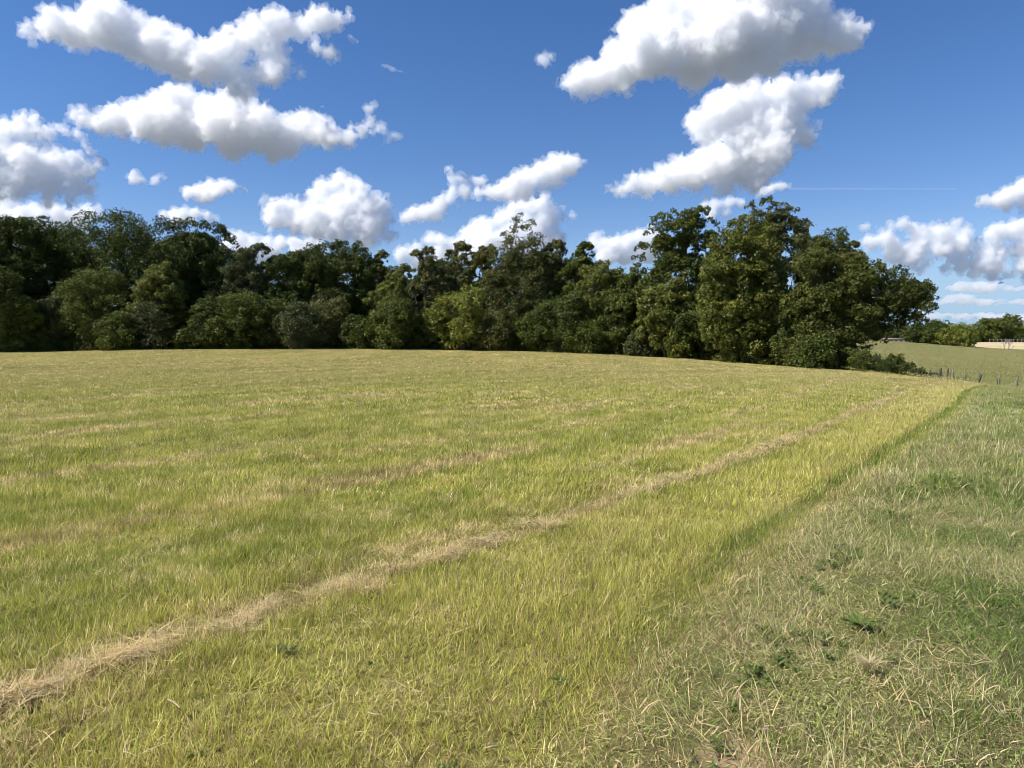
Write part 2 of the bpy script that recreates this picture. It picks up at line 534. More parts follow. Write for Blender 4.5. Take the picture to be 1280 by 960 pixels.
def build_sward():
    protos, P, R, S, K = [], [], [], [], []

    def ring(y0, y1, step, size_of, sets, chooser, **kw):
        base = len(protos); protos.extend(sets)
        p = grid(y0, y1, step, **kw)
        k, s = chooser(p)
        keep = k >= 0; p, k, s = p[keep], k[keep], s[keep]
        z, r_ = lay(p[:, 0], p[:, 1], rng.random(len(p)) * 6.283)
        P.append(np.stack([p[:, 0], p[:, 1], z], -1)); R.append(r_); K.append(base + k)
        S.append(np.stack([s[0] if False else np.ones(len(p)), np.ones(len(p)), s], -1) if s.ndim == 1 else s)

    # prototypes: 0-3 field, 4-6 verge, 7-8 clover verge, 9-10 short
    def sets(sz, nf, wf, hf=1.0, sg=3):
        o = []
        for i in range(4): o.append(merge('sward_patch', [blades(nf, sz, .03 * hf, .12 * hf, wf, .52, 100 + i + nf, clump=.72, segs=sg), blades(nf // 3, sz, .03 * hf, .09 * hf, wf * .8, 1.0, 140 + i + nf, bend=.8, segs=sg)], M_SWARD))
        for i in range(3): o.append(merge('verge_patch', [blades(int(nf * .8), sz, .03 * hf, .12 * hf, wf * .75, .8, 200 + i + nf, bend=.7, clump=.35, segs=sg), blades(nf // 5, sz, .07 * hf, .18 * hf, wf * .9, .9, 230 + i + nf, bend=1.3, segs=sg)], M_SWARD))
        for i in range(2): o.append(merge('verge_patch', [leaflets(int(nf * .55), sz, .014 * max(1, sz), .05 * hf, 300 + i + nf), blades(int(nf * .45), sz, .03 * hf, .11 * hf, wf * .8, .55, 310 + i + nf, bend=.8, segs=sg), blades(nf // 9, sz, .07 * hf, .17 * hf, wf * 1.3, 1.0, 330 + i + nf, bend=1.2, segs=sg)], M_SWARD))
        for i in range(2): o.append(merge('sward_patch', [blades(int(nf * .7), sz, .02 * hf, .07 * hf, wf, .5, 400 + i + nf, segs=sg)], M_SWARD))
        return o
    bx, by = hit(918, 950)

    def chooser(p):
        x, y = p[:, 0], p[:, 1]
        w, e = x - xw(y), x - xe(y)
        k = rng.integers(0, 4, len(p)); s = .75 + .65 * vnoise(x * .7, y * .7, 9) + .15 * rng.random(len(p))
        short = (vnoise((x * .59 + y * .8) * .25, (x * .8 - y * .59) * 1.3, 21) < .22) & (w < -.4)
        k = np.where(short, rng.integers(9, 11, len(p)), k)
        ver = e > .12 * rng.normal(size=len(p)) + .1
        k = np.where(ver, rng.integers(4, 7, len(p)), k)
        clo = (e > .9) & (vnoise(x * 1.6, y * 1.6, 12) * .7 + .2 * (y < 6) + .5 * rng.random(len(p)) > .72)
        k = np.where(clo, rng.integers(7, 9, len(p)), k)
        lin = (np.abs(e + .02) < .18) & (y > 4); s = np.where(lin, s * 1.08, s)
        k = np.where((np.abs(w) < .13) & (rng.random(len(p)) < .7) & (y < 30), rng.integers(9, 11, len(p)), k)
        k = np.where((w > -.40) & (w < -.16) & (vnoise(y * 1.9, y * .3, 2) > .42) & (y < 14), np.where(rng.random(len(p)) < .6, -1, 9), k)
        s = s * np.where((vnoise(x * 2.3, y * 2.3, 55) > .74) & (y < 14), .55, 1.0)
        k = np.where(np.hypot(x - bx, y - by) < .17, -1, k)
        return k, s
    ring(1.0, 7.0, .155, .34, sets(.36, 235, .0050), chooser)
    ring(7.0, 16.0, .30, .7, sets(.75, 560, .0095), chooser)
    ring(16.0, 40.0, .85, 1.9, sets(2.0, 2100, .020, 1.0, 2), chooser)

    def chooser_far(p):
        x, y = p[:, 0], p[:, 1]
        re = np.interp(np.arctan2(x, y), TH, RE); e = x - xe(y)
        k = rng.integers(0, 4, len(p)); k = np.where(e > .5, 4 + k % 3, k)
        s = .8 + .5 * rng.random(len(p))
        return np.where(np.hypot(x, y) < re + 9, k, -1), s
    ring(40.0, 112.0, 2.3, 5, sets(5.0, 4600, .036, 1.1, 2), chooser_far, xlim=lambda y: .78 * y + 4)

    def chooser_m(p):
        x, y = p[:, 0], p[:, 1]
        re = np.interp(np.arctan2(x, y), TH, RE)
        return np.where(np.hypot(x, y) > re + 13, rng.integers(0, 4, len(p)), -1), (1.3 + .8 * rng.random(len(p)))
    ring(40.0, 225.0, 4.2, 9, sets(9.0, 6000, .06, 1.3, 2), chooser_m, x0=lambda y: .36 * y, xlim=lambda y: .80 * y + 6)
    return scatter('grass', protos, np.concatenate(P), np.concatenate(R), np.concatenate(S), np.concatenate(K), 'mown yellow-green hay grass and the duller verge beside it')
build_sward()


def build_windrow():
    protos = [merge('hay_patch', [blades(70, .12, .05, .17, .0034, 0, 600 + i, bend=.5, flat=True)], M_STRAW) for i in range(5)]
    thin = [merge('hay_patch', [blades(42, .42, .05, .18, .0034, 0, 620 + i, bend=.5, flat=True)], M_STRAW) for i in range(3)]
    big = [merge('hay_patch', [blades(80, .32, .08, .22, .0075, 0, 640 + i, bend=.5, flat=True)], M_STRAW) for i in range(3)]
    P, K, S = [], [], []
    y = 2.0
    while y < 33:
        d = vnoise(np.array([y * 1.6]), np.array([3.3]), 4)[0] * .7 + vnoise(np.array([y * .6]), np.array([1.3]), 8)[0] * .5
        n = 1
        for _ in range(n):
            if rng.random() < (d * 2.9 - 1.2 if y < 14 else d * 1.6 - .45):
                if y < 9: K.append(rng.integers(0, 5)); sp = .045
                else: K.append(rng.integers(8, 11)); sp = .07
                P.append((xw(y) + rng.normal() * sp, y + rng.uniform(-.08, .08))); S.append(.8 + .6 * rng.random())
        if rng.random() < .6 and y < 12: P.append((xw(y) + rng.normal() * .22, y)); K.append(rng.integers(5, 8)); S.append(1.0)
        y += .075 + y * .008
    for (a, b, n, sp) in [(165, 826, 9, .05), (100, 848, 6, .05), (45, 868, 7, .05), (10, 884, 8, .06), (300, 786, 6, .05), (330, 778, 5, .05), (432, 738, 9, .055), (470, 738, 6, .05), (560, 702, 6, .05), (612, 682, 6, .05), (680, 660, 5, .05), (850, 602, 4, .05)]:
        hx, hy = hit(a, b)
        for _ in range(n): 
            if rng.random() < .15: continue
            P.append((hx + rng.normal() * sp * 1.3, hy + rng.normal() * sp)); K.append(rng.integers(0, 5)); S.append(.7 + .6 * rng.random())
    # scattered hay scraps on the rest of the field, in lines along the mowing direction
    for (a, b, n, sp) in [((0, 536), (45, 524), 16, .3), ((60, 527), (160, 518), 34, .45), ((230, 512), (270, 505), 10, .4), ((330, 507), (410, 500), 26, .4), ((515, 538), (600, 530), 20, .3), ((590, 528), (690, 515), 34, .35),
                          ((640, 488), (760, 478), 26, .5), ((265, 572), (310, 566), 12, .25), ((20, 605), (45, 600), 5, .15), ((450, 590), (480, 600), 3, .2), ((480, 790), (560, 770), 14, .12), ((730, 575), (760, 565), 4, .2), ((200, 480), (330, 470), 14, .8), ((860, 500), (1000, 486), 18, .6)]:
        ha, hb = np.array(hit(*a)), np.array(hit(*b))
        for _ in range(int(n * .75)):
            q = ha + (hb - ha) * (rng.random() * 1.3 - .15) + rng.normal(size=2) * sp * np.array([2.0, 1.0])
            P.append(tuple(q)); K.append(rng.integers(5, 8)); S.append((.7 + .5 * rng.random()) if q[1] < 9 else (.9 + .9 * rng.random()))
    for _ in range(260):
        yy = rng.uniform(2.2, 16); xx = rng.uniform(-.8 * yy, .8 * yy)
        P.append((xx, yy)); K.append(rng.integers(5, 8)); S.append(.6 + .6 * rng.random())
    P = np.array(P); z, r_ = lay(P[:, 0], P[:, 1], rng.random(len(P)) * 6.283)
    S = np.array(S)
    off = np.where(np.array(K) < 5, .018, np.where(np.array(K) < 8, .022, .028))
    scatter('hay_windrow', protos + thin + big, np.stack([P[:, 0], P[:, 1], z + off], -1), r_, np.stack([S, S, S], -1), K, 'pale dry hay left in a thin line along the mown grass and in scattered scraps')
build_windrow()


def build_verge_tangle():
    """dry curled blades and small leafy weeds mixed through the verge"""
    def weeds(seed):
        r = np.random.default_rng(seed); Vs, Qs, o = [], [], 0
        for i in range(26):
            a = r.uniform(0, 6.283); l = r.uniform(.03, .085); w = l * r.uniform(.22, .4); e = r.uniform(.3, 1.2); c = r.normal(size=2) * .035
            d = np.array([math.cos(a), math.sin(a)]); s_ = np.array([-d[1], d[0]])
            P = []
            for t, k in ((0, .3), (.35, 1), (.75, .8), (1, .05)):
                h = l * math.sin(e) * (t - .4 * t * t) + .015; q = c + d * l * t * math.cos(e)
                P += [[*(q - s_ * w * k * .5), h + w * k * .2], [*q, h], [*(q + s_ * w * k * .5), h + w * k * .2]]
            Vs.append(np.array(P)); b = np.arange(3)[:, None] * 3 + o
            Qs.append(np.concatenate([b + np.array([[0, 1, 4, 3]]), b + np.array([[1, 2, 5, 4]])])); o += 12
        V = np.concatenate(Vs); me = mesh_from('weed_patch', V, np.concatenate(Qs), attrs={'tone': np.repeat(r.random(26), 12), 'shade': np.repeat(r.random(26), 12), 'up': np.ones(len(V))})
        me.materials.append(M_WEED); return me
    protos = [weeds(700 + i) for i in range(4)] + [merge('curl_patch', [blades(9, .22, .07, .17, .0062, 1.0, 720 + i, bend=1.5)], M_STRAW) for i in range(4)]
    P, K, S = [], [], []
    for _ in range(1500):
        y = 2.2 + 14 * rng.random() ** 1.4; x = xe(y) + abs(rng.normal()) * (.6 + .12 * y) + .15
        if x > .85 * y + .5: continue
        nz = float(vnoise(np.array([x * 1.7]), np.array([y * 1.7]), 31)[0])
        P.append((x, y)); K.append(rng.integers(0, 4) if nz > .70 and x - xe(y) > .7 else rng.integers(4, 8)); S.append(rng.uniform(.40, .72) if K[-1] < 4 else rng.uniform(.6, 1.15))
    for _ in range(110):
        y = 2.3 + 9 * rng.random(); x = rng.uniform(-.8 * y, xe(y))
        P.append((x, y)); K.append(rng.integers(0, 4) if rng.random() < .3 else rng.integers(4, 8)); S.append(rng.uniform(.35, .7))
    P = np.array(P); z, r_ = lay(P[:, 0], P[:, 1], rng.random(len(P)) * 6.283); S = np.array(S)
    scatter('weeds', protos, np.stack([P[:, 0], P[:, 1], z + .012], -1), r_, np.stack([S, S, S], -1), K, 'small leafy weeds and dry curled blades mixed through the verge grass')
M_WEED = leafy_material('small_weed_leaf', lambda T: T.mix(T.attr('shade'), (.095, .130, .030), (.20, .245, .06)), .3, .5, .3)
build_verge_tangle()


def build_seed_heads():
    """thin stalks with small brown heads standing above the mown grass"""
    def heads(seed, n=9):
        r = np.random.default_rng(seed); parts = [blades(n, .34, .12, .22, .0022, .22, seed, bend=.25)]
        V0 = parts[0][0].reshape(n, -1, 3); tips = V0[:, -1]
        Vs = []
        for t in tips:
            for j in range(7):
                c = t + np.array([0, 0, -.006 * j + .01]) + r.normal(size=3) * .0022; u = r.normal(size=3) * .0045; w = np.array([0, 0, .009]) + r.normal(size=3) * .002
                Vs.append([c - u * .5, c + w * .4, c + u * .5, c - w * .4])
        V = np.array(Vs).reshape(-1, 3); m = len(Vs)
        parts.append([V, (np.arange(m) * 4)[:, None] + np.array([[0, 1, 2, 3]]), np.zeros((0, 3), int), np.full(4 * m, .5), np.repeat(r.random(m), 4), np.ones(4 * m)])
        return merge('seed_patch', parts, M_SEED)
    protos = [heads(800 + i) for i in range(4)]
    P, S = [], []
    while len(P) < 1500:
        y = 2.3 + 40 * rng.random() ** 1.3; x = rng.uniform(-.8 * y, .8 * y)
        f = float(vnoise(np.array([(x - float(xw(y))) * .5]), np.array([y * .2]), 41)[0])
        if rng.random() > f * 1.5 - .35: continue
        P.append((x, y)); S.append(rng.uniform(.6, 1.1) * (1 + .02 * y))
    P = np.array(P); S = np.array(S); z, r_ = lay(P[:, 0], P[:, 1], rng.random(len(P)) * 6.283)
    scatter('seed_stalks', protos, np.stack([P[:, 0], P[:, 1], z], -1), r_, np.stack([S, S, S], -1), rng.integers(0, 4, len(P)), 'thin stalks with small brown seed heads standing in the mown grass')
M_SEED = leafy_material('seed_head', lambda T: T.mix(T.attr('shade'), (.20, .12, .06), (.50, .36, .19)), .25, .6, .2)
build_seed_heads()
# ------------------------------------------------------------------ clouds: closed billowing meshes filled with an even white scattering volume
def ico_arrays():
    import bmesh
    bm = bmesh.new(); bmesh.ops.create_icosphere(bm, subdivisions=2, radius=1.0)
    v = np.array([x.co[:] for x in bm.verts]); f = np.array([[q.index for q in p.verts] for p in bm.faces]); bm.free()
    return v, f
ICO_V, ICO_F = ico_arrays()


def tex(name, kind, size, **kw):
    t = bpy.data.textures.new(name, kind)
    t.noise_scale = size
    for k, v in kw.items(): setattr(t, k, v)
    return t
T_BIG = tex('billow_big', 'VORONOI', 26.0)
T_MID = tex('billow_mid', 'VORONOI', 11.0)
T_SMALL = tex('billow_small', 'VORONOI', 5.2)
T_FINE = tex('billow_fine', 'CLOUDS', 5.0, noise_depth=4)
T_RAG = tex('billow_ragged', 'CLOUDS', 6.0, noise_depth=5)
T_WARP = tex('billow_warp', 'CLOUDS', 30.0, noise_depth=2)
_cm = {}


def cloud_mat(S, dens):
    key = (round(S, 3), dens)
    if key not in _cm:
        m = bpy.data.materials.new('cloud_vapour'); m.use_nodes = True
        n, l = m.node_tree.nodes, m.node_tree.links
        n.remove(n["Principled BSDF"])
        out = n["Material Output"]
        v = n.new('ShaderNodeVolumePrincipled')
        v.inputs['Color'].default_value = (1.0, 1.0, 1.0, 1)
        v.inputs['Anisotropy'].default_value = 0.15
        v.inputs['Density'].default_value = dens / S      # dens is per photo pixel at that distance
        l.new(v.outputs[0], out.inputs['Volume'])
        m.cycles.homogeneous_volume = True
        _cm[key] = m
    return _cm[key]


def cloud(label, dist, blobs, dens=0.135, voxel=2.1, amp=1.0, flat=None, seed=0, thick=0.8, name='cloud', cat='cloud', puffs=7, fringe=True):
    r_ = np.random.default_rng(seed + 11)
    cx = float(np.mean([b[0] for b in blobs])); cyy = float(np.mean([b[1] for b in blobs]))
    c = at(cx, cyy, dist); S = dist / F_PX
    vs, fs, n = [], [], 0
    scr = []
    for _ in range(int(len(blobs) * 1.2)):
        bx, by, br = blobs[r_.integers(0, len(blobs))]; a_ = r_.uniform(0, 6.283)
        scr.append((bx + math.cos(a_) * br * 1.25, by + math.sin(a_) * br * 1.05, r_.uniform(1.8, 4.2) * min(1, amp * 1.2)))
    for bx, by, br in [(b[0], b[1], b[2] * .90) for b in blobs] + scr:
        p = (at(bx, by, dist) - c) / S
        p = np.array(p) + np.array([0, r_.uniform(-.5, .5) * br * thick, 0])
        items = [(p, br)]
        for _ in range(puffs):
            d = r_.normal(size=3); d[2] = abs(d[2]) * 0.8 - 0.15; d /= np.linalg.norm(d)
            rr = br * r_.uniform(.28, .5)
            items.append((p + d * np.array([1, thick, 1]) * (br * .82), rr))
        for q, rr in items:
            if rr < voxel * .8: continue
            v = ICO_V * rr * np.array([1, thick, 1]) + q
            vs.append(v); fs.append(ICO_F + n); n += len(v)
    V = np.concatenate(vs); FF = np.concatenate(fs)
    o = link(name, mesh_from('cloud', V, FF, smooth=True), cloud_mat(S, dens))
    o.location = c; o.scale = (S, S, S)
    m = o.modifiers.new('union', 'REMESH'); m.mode = 'VOXEL'; m.voxel_size = voxel; m.use_smooth_shade = True
    for t, s, mid in ((T_WARP, 16.0, .5), (T_BIG, -9.0, .35), (T_MID, -6.5, .35), (T_SMALL, -3.6, .35), (T_FINE, 3.6, .5)):
        d = o.modifiers.new('billow', 'DISPLACE'); d.texture = t; d.strength = s * amp; d.mid_level = mid
        d.texture_coords = 'GLOBAL' if False else 'LOCAL'
    if fringe:
        e = link('wispy_edge', mesh_from('wispy_edge', V, FF, smooth=True), cloud_mat(S, dens * .34), o)
        m = e.modifiers.new('union', 'REMESH'); m.mode = 'VOXEL'; m.voxel_size = voxel * 1.35; m.use_smooth_shade = True
        for t, s, mid in ((T_WARP, 16.0, .5), (T_BIG, -9.0, .42), (T_MID, -6.5, .45), (T_RAG, 26.0, .42)):
            d = e.modifiers.new('billow', 'DISPLACE'); d.texture = t; d.strength = s * amp; d.mid_level = mid
    tag(o, label, cat)
    return o


B = cloud
B('long white cloud with a ragged trailing arm, highest on the left side of the sky', 2600, [(42,37,12),(68,36,22),(100,36,30),(135,32,36),(168,44,36),(200,58,34),(232,72,32),(262,84,30),(288,56,26),(318,40,26),(348,32,24),(375,32,20),(400,26,18),(420,24,12),(436,22,8),(300,95,22),(325,88,20),(340,66,20),(395,60,9),(412,66,11),(360,84,12),(376,92,8),(440,52,7),(288,104,20),(308,114,16),(345,90,16)], seed=1)
B('broad grey-based white cloud hanging under the ragged long one', 3000, [(96,145,10),(120,148,16),(150,152,22),(185,150,28),(220,142,34),(255,150,36),(290,158,38),(325,164,36),(355,170,30),(388,158,26),(382,140,10),(410,172,18),(432,172,12),(200,162,24),(235,172,22),(150,163,12),(305,132,22),(285,176,26),(340,186,18),(108,139,10),(112,150,14),(132,152,18),(300,118,16)], seed=2)
B('big dark-bottomed cloud cut by the top of the sky, largest of all', 2600, [(700,108,10),(720,104,18),(745,92,26),(775,80,32),(810,66,40),(850,56,46),(895,48,50),(935,44,50),(975,38,46),(1010,32,40),(1040,40,30),(1062,44,22),(1078,38,9),(800,30,30),(840,12,36),(900,0,40),(960,-6,40),(1010,4,30),(870,84,30),(915,82,28),(960,78,24),(730,118,10),(770,104,16),(1015,60,20)], seed=3)
B('tall leaning cloud with a long foot to its left, under the largest cloud', 3300, [(1030,110,23),(1008,120,20),(975,116,26),(940,124,26),(910,138,30),(885,158,26),(915,168,34),(950,160,36),(985,152,30),(1004,170,18),(960,188,32),(925,200,34),(895,212,30),(865,218,26),(838,222,24),(812,228,18),(790,232,16),(772,238,10),(900,232,20),(940,222,24)], seed=4)
B('wispy hooked cloud scrap beside the right end of the broad grey-based cloud', 3000, [(440,158,6),(450,160,8),(463,152,8),(462,138,6),(475,162,9),(488,172,8),(480,180,7),(498,174,5)], dens=.10, seed=5, amp=.8)
B('heaped white cloud at the left edge with a curling right shoulder', 4200, [(-25,175,26),(8,168,18),(22,156,15),(42,152,10),(30,168,16),(60,168,13),(78,164,11),(98,170,10),(88,174,8),(-5,192,22),(22,192,20),(45,200,24),(72,204,20),(94,200,12),(110,186,8),(122,198,10),(128,206,6),(112,214,13),(90,222,20),(60,228,24),(28,226,26),(-10,225,30),(20,244,14),(55,248,12),(88,244,12),(112,236,9)], seed=6)
B('flat streaky cloud bank low over the trees at the left edge', 6500, [(-30, 272, 18.9), (0, 270, 16.2), (25, 266, 13.5), (50, 268, 12.2), (75, 266, 13.5), (95, 270, 10.8), (115, 268, 12.2), (122, 262, 9.5), (20, 285, 13.5), (60, 285, 13.5), (95, 284, 12.2), (-10, 290, 16.2), (40, 296, 10.8)], dens=.10, seed=7, amp=.6)
B('tiny white puff right of the curling cloud shoulder', 3600, [(168,222,7),(176,226,8),(166,216,5),(183,230,5)], dens=.12, seed=8, amp=.6)
B('smallest puff, just right of the tiny white puff', 3600, [(197,224,6),(203,220,4),(195,229,4)], dens=.10, seed=9, amp=.6)
B('small rounded white cloud alone above the left tree line', 4200, [(236,240,9),(248,238,11),(262,236,13),(278,234,13),(290,234,9),(268,244,12),(252,246,9),(304,238,3)], dens=.16, seed=10, amp=.7)
B('low flat little cloud touching the highest treetops on the left', 5500, [(204, 268, 6.9), (216, 266, 9.2), (230, 268, 9.2), (244, 266, 10.3), (258, 270, 9.2), (268, 273, 5.8), (240, 275, 8.0), (220, 275, 8.0)], dens=.14, seed=12, amp=.6)
B('towering white cumulus over the round dark crown with a pale blue base', 5000, [(425, 226, 15.8), (408, 238, 16.8), (440, 238, 18.9), (392, 250, 16.8), (370, 256, 14.7), (352, 258, 12.6), (342, 272, 12.6), (365, 275, 18.9), (395, 272, 25.2), (425, 262, 27.3), (455, 262, 25.2), (478, 258, 16.8), (484, 275, 14.7), (455, 288, 23.1), (425, 292, 21.0), (398, 288, 16.8), (480, 292, 14.7), (345, 284, 8.4)], seed=13)
B('faint tiny puff left of the towering cumulus', 4600, [(333,248,7),(340,251,6),(328,252,4)], dens=.05, seed=14, amp=.6)
B('low white cloud row peeping between the dark left crowns', 7000, [(292, 300, 12.2), (303, 296, 12.2), (316, 304, 12.2), (332, 304, 10.8), (350, 303, 12.2), (370, 304, 10.8), (388, 303, 10.8), (402, 306, 9.5), (305, 312, 16.2), (340, 314, 13.5), (375, 314, 12.2), (400, 316, 12.2), (330, 322, 16.2), (280, 312, 12.2)], seed=15, amp=.6)
B('pale ragged cloud bridge joining the towering cumulus to the twisted cloud', 4800, [(505,274,10),(518,270,10),(530,268,11),(542,266,11),(552,258,10),(562,250,11),(566,238,10),(565,224,9),(563,210,6),(575,222,9),(588,226,10),(600,228,10),(580,240,12),(545,272,8)], dens=.12, seed=16, amp=.7)
B('bright finger-shaped cloud slanting up to the right above the tallest middle treetop', 4600, [(598,242,8),(612,240,11),(628,236,13),(645,230,15),(660,224,17),(676,216,18),(692,210,18),(708,205,17),(718,208,12),(640,244,10),(660,240,13),(680,234,12),(697,228,10)], seed=17, amp=.8)
B('piled white cloud directly behind the tallest middle treetop', 6200, [(505, 318, 13.4), (520, 310, 11.2), (538, 300, 10.1), (552, 302, 10.1), (565, 305, 11.2), (582, 292, 11.2), (597, 282, 13.4), (612, 282, 12.3), (628, 272, 14.6), (645, 262, 15.7), (662, 258, 15.7), (680, 258, 15.7), (694, 264, 12.3), (685, 278, 17.9), (665, 290, 22.4), (640, 298, 24.6), (610, 308, 22.4), (580, 318, 20.2), (550, 322, 15.7), (690, 300, 20.2), (705, 272, 6.7), (715, 270, 5.6), (660, 318, 24.6), (520, 326, 13.4)], seed=18, amp=.8)
B('low knobbly white cloud between the middle treetop and the clumpy tree', 7000, [(745, 292, 9.2), (742, 299, 8.0), (752, 304, 11.5), (768, 308, 13.8), (784, 302, 13.8), (798, 298, 13.8), (812, 296, 13.8), (760, 322, 13.8), (785, 320, 16.1), (808, 316, 16.1), (830, 305, 16.1), (735, 306, 6.9)], seed=19, amp=.6)
B('tiny white puff left of the largest cloud', 2700, [(678,72,6),(687,70,7),(684,80,7),(692,76,4)], dens=.08, seed=20, amp=.6)
B('small white cloud scrap resting above the leaf-rust treetop', 4400, [(948,240,4),(957,238,6),(968,234,8),(978,233,8),(986,234,5)], dens=.15, seed=21, amp=.5)
B('low cloud partly hidden behind the leaf-rust treetop', 5600, [(880,256,7),(895,256,9),(910,254,9),(925,254,8),(890,270,8),(905,270,9),(872,268,5)], dens=.14, seed=22, amp=.5)
B('small grey-white puff at the top left of the right-hand cloud bank', 5000, [(1080,284,4),(1088,283,5),(1096,283,4)], dens=.12, seed=23, amp=.5)
B('heaped cloud bank over the distant meadow at the right', 5600, [(1092,304,11),(1108,300,14),(1115,284,9),(1128,282,12),(1140,288,10),(1150,296,16),(1170,292,16),(1188,288,14),(1198,280,9),(1120,312,14),(1145,315,16),(1170,312,16),(1195,306,15),(1204,294,10),(1132,328,9),(1160,328,9),(1120,322,8),(1190,322,10),(1205,312,12),(1180,336,10),(1205,330,12),(1150,338,8)], seed=24, amp=.8)
B('second cloud bank running off the right edge', 5600, [(1222,302,11),(1240,296,14),(1256,290,14),(1272,286,16),(1290,290,20),(1230,316,12),(1252,316,14),(1278,312,16),(1300,310,20),(1215,322,7),(1245,334,12),(1275,334,14),(1300,330,20),(1262,345,10),(1290,345,12),(1225,330,12),(1240,346,10),(1218,342,8)], seed=25, amp=.8)
B('white cloud cut by the right edge above the cloud banks', 3800, [(1222,252,6),(1232,250,8),(1245,250,10),(1258,246,13),(1272,238,15),(1290,234,20),(1262,258,10),(1280,256,12),(1305,250,20)], seed=26, amp=.7)
for k, (lab, bl) in enumerate([
        ('long thin cloud layer, upper streak low over the far meadow', [(x, 360 + (x % 3), 5) for x in range(1188, 1330, 8)] + [(x, 355, 5) for x in range(1195, 1250, 9)]),
        ('long thin cloud layer, middle streak low over the far meadow', [(x, 376 + (x % 4), 4.5) for x in range(1178, 1330, 7)] + [(x, 371, 5) for x in range(1185, 1215, 8)]),
        ('long thin cloud layer, lowest streak above the far trees', [(x, 393 + (x % 5), 4.5) for x in range(1150, 1330, 7)] + [(x, 400, 4) for x in range(1230, 1300, 8)])]):
    B(lab, 9000 + 900 * k, bl, dens=.07, seed=30 + k, amp=.35, voxel=2.0, thick=3.0, fringe=False)
B('thin faint wisp high between the two big cloud groups', 2600, [(478,81,2.8),(481,82,3),(484,83,3),(487,84,3.2),(490,86,3.4),(493,87,3.6),(496,88,3.6),(499,89,3.6),(502,90,3.4),(505,91,3.2),(508,92,3),(512,93,2.6)], dens=.05, seed=40, amp=.25, voxel=1.4, fringe=False)
B('soft low cloud bank rising behind the treetops at the left edge', 6800, [(-10,262,16),(15,258,14),(40,262,13),(62,258,11),(85,264,13),(108,262,10),(126,268,8),(30,276,14),(70,278,14),(100,280,12)], dens=.09, seed=51, amp=.6)
# contrail
V, FQ = [], []
c0, c1 = at(985, 236, 7000), at(1200, 236, 7000)
n_ = 60
for i in range(n_ + 1):
    p = c0.lerp(c1, i / n_); r_t = (15 - 6.0 * i / n_)  * (0.15 if i in (0, n_) else 1)
    for k in range(8):
        V.append([p.x, p.y + r_t * math.cos(k * math.pi / 4), p.z + r_t * math.sin(k * math.pi / 4)])
for i in range(n_):
    for k in range(8):
        FQ.append([i * 8 + k, i * 8 + (k + 1) % 8, (i + 1) * 8 + (k + 1) % 8, (i + 1) * 8 + k])
me = mesh_from('contrail', np.array(V), [np.array(FQ), np.array([list(range(7, -1, -1)), [n_ * 8 + k for k in range(8)]])])
tag(link('contrail', me, cloud_mat(1.0, .0042)), 'thin straight white vapour trail right of the tall leaning cloud', 'vapour trail')
# ------------------------------------------------------------------ trees and shrubs
def leaf_fn(a, b, accent=None, share=.06):
    def f(T):
        tone, shade = T.attr('tone'), T.attr('shade')
        g = T.n.new('ShaderNodeNewGeometry')
        c = T.mix(T.ramp(T.noise(g.outputs['Position'], .55, 3), .35, .65), a, b)
        if accent: c = T.mix(T.ramp(T.math('SUBTRACT', tone, T.math('MULTIPLY', T.ramp(T.noise(g.outputs['Position'], .9, 2), .5, .68), share * 8)), .0, .05, .85, 0), c, accent)
        return T.mix(1.0, c, T.n_comb(T.math('MULTIPLY_ADD', shade, .8, .6)), 'MULTIPLY')
    return f
LEAF = {
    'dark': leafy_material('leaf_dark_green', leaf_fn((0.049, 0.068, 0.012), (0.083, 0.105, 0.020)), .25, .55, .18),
    'mid': leafy_material('leaf_mid_green', leaf_fn((0.066, 0.090, 0.015), (0.110, 0.131, 0.024), (0.220, 0.198, 0.033), .03), .28, .55, .18),
    'light': leafy_material('leaf_light_green', leaf_fn((0.093, 0.115, 0.018), (0.146, 0.161, 0.027), (0.274, 0.244, 0.039), .05), .32, .5, .3),
    'olive': leafy_material('leaf_olive', leaf_fn((0.088, 0.095, 0.020), (0.132, 0.129, 0.029), (0.146, 0.110, 0.037), .03), .28, .55, .3),
    'rust': leafy_material('leaf_rust_tinged', leaf_fn((0.071, 0.098, 0.022), (0.120, 0.127, 0.034), (0.207, 0.128, 0.039), .07), .28, .55, .3),
    'deep': leafy_material('leaf_deep_olive', leaf_fn((0.061, 0.076, 0.015), (0.107, 0.117, 0.023), (0.146, 0.134, 0.030), .03), .28, .55, .18),
    'grey': leafy_material('leaf_grey_green', leaf_fn((0.065, 0.078, 0.026), (0.096, 0.106, 0.037)), .25, .6, .18),
    'yellow': leafy_material('leaf_yellow_green', leaf_fn((0.130, 0.165, 0.024), (0.200, 0.220, 0.034), (0.360, 0.280, 0.040), .07), .35, .5, .3),
}


def bark_material():
    m = bpy.data.materials.new('bark'); m.use_nodes = True; T = NT(m)
    g = T.n.new('ShaderNodeTexCoord')
    mp = T.n.new('ShaderNodeMapping'); mp.inputs['Scale'].default_value = (6, 6, 1.2); T.l.new(g.outputs['Object'], mp.inputs[0])
    n = T.noise(mp.outputs[0], 3, 5, .7)
    b = T.n["Principled BSDF"]; T.l.new(T.mix(n, (.045, .035, .026), (.17, .14, .11)), b.inputs['Base Color']); b.inputs['Roughness'].default_value = .9
    bp = T.n.new('ShaderNodeBump'); bp.inputs['Distance'].default_value = .05; T.l.new(n, bp.inputs['Height']); T.l.new(bp.outputs[0], b.inputs['Normal'])
    return m
BARK = bark_material()


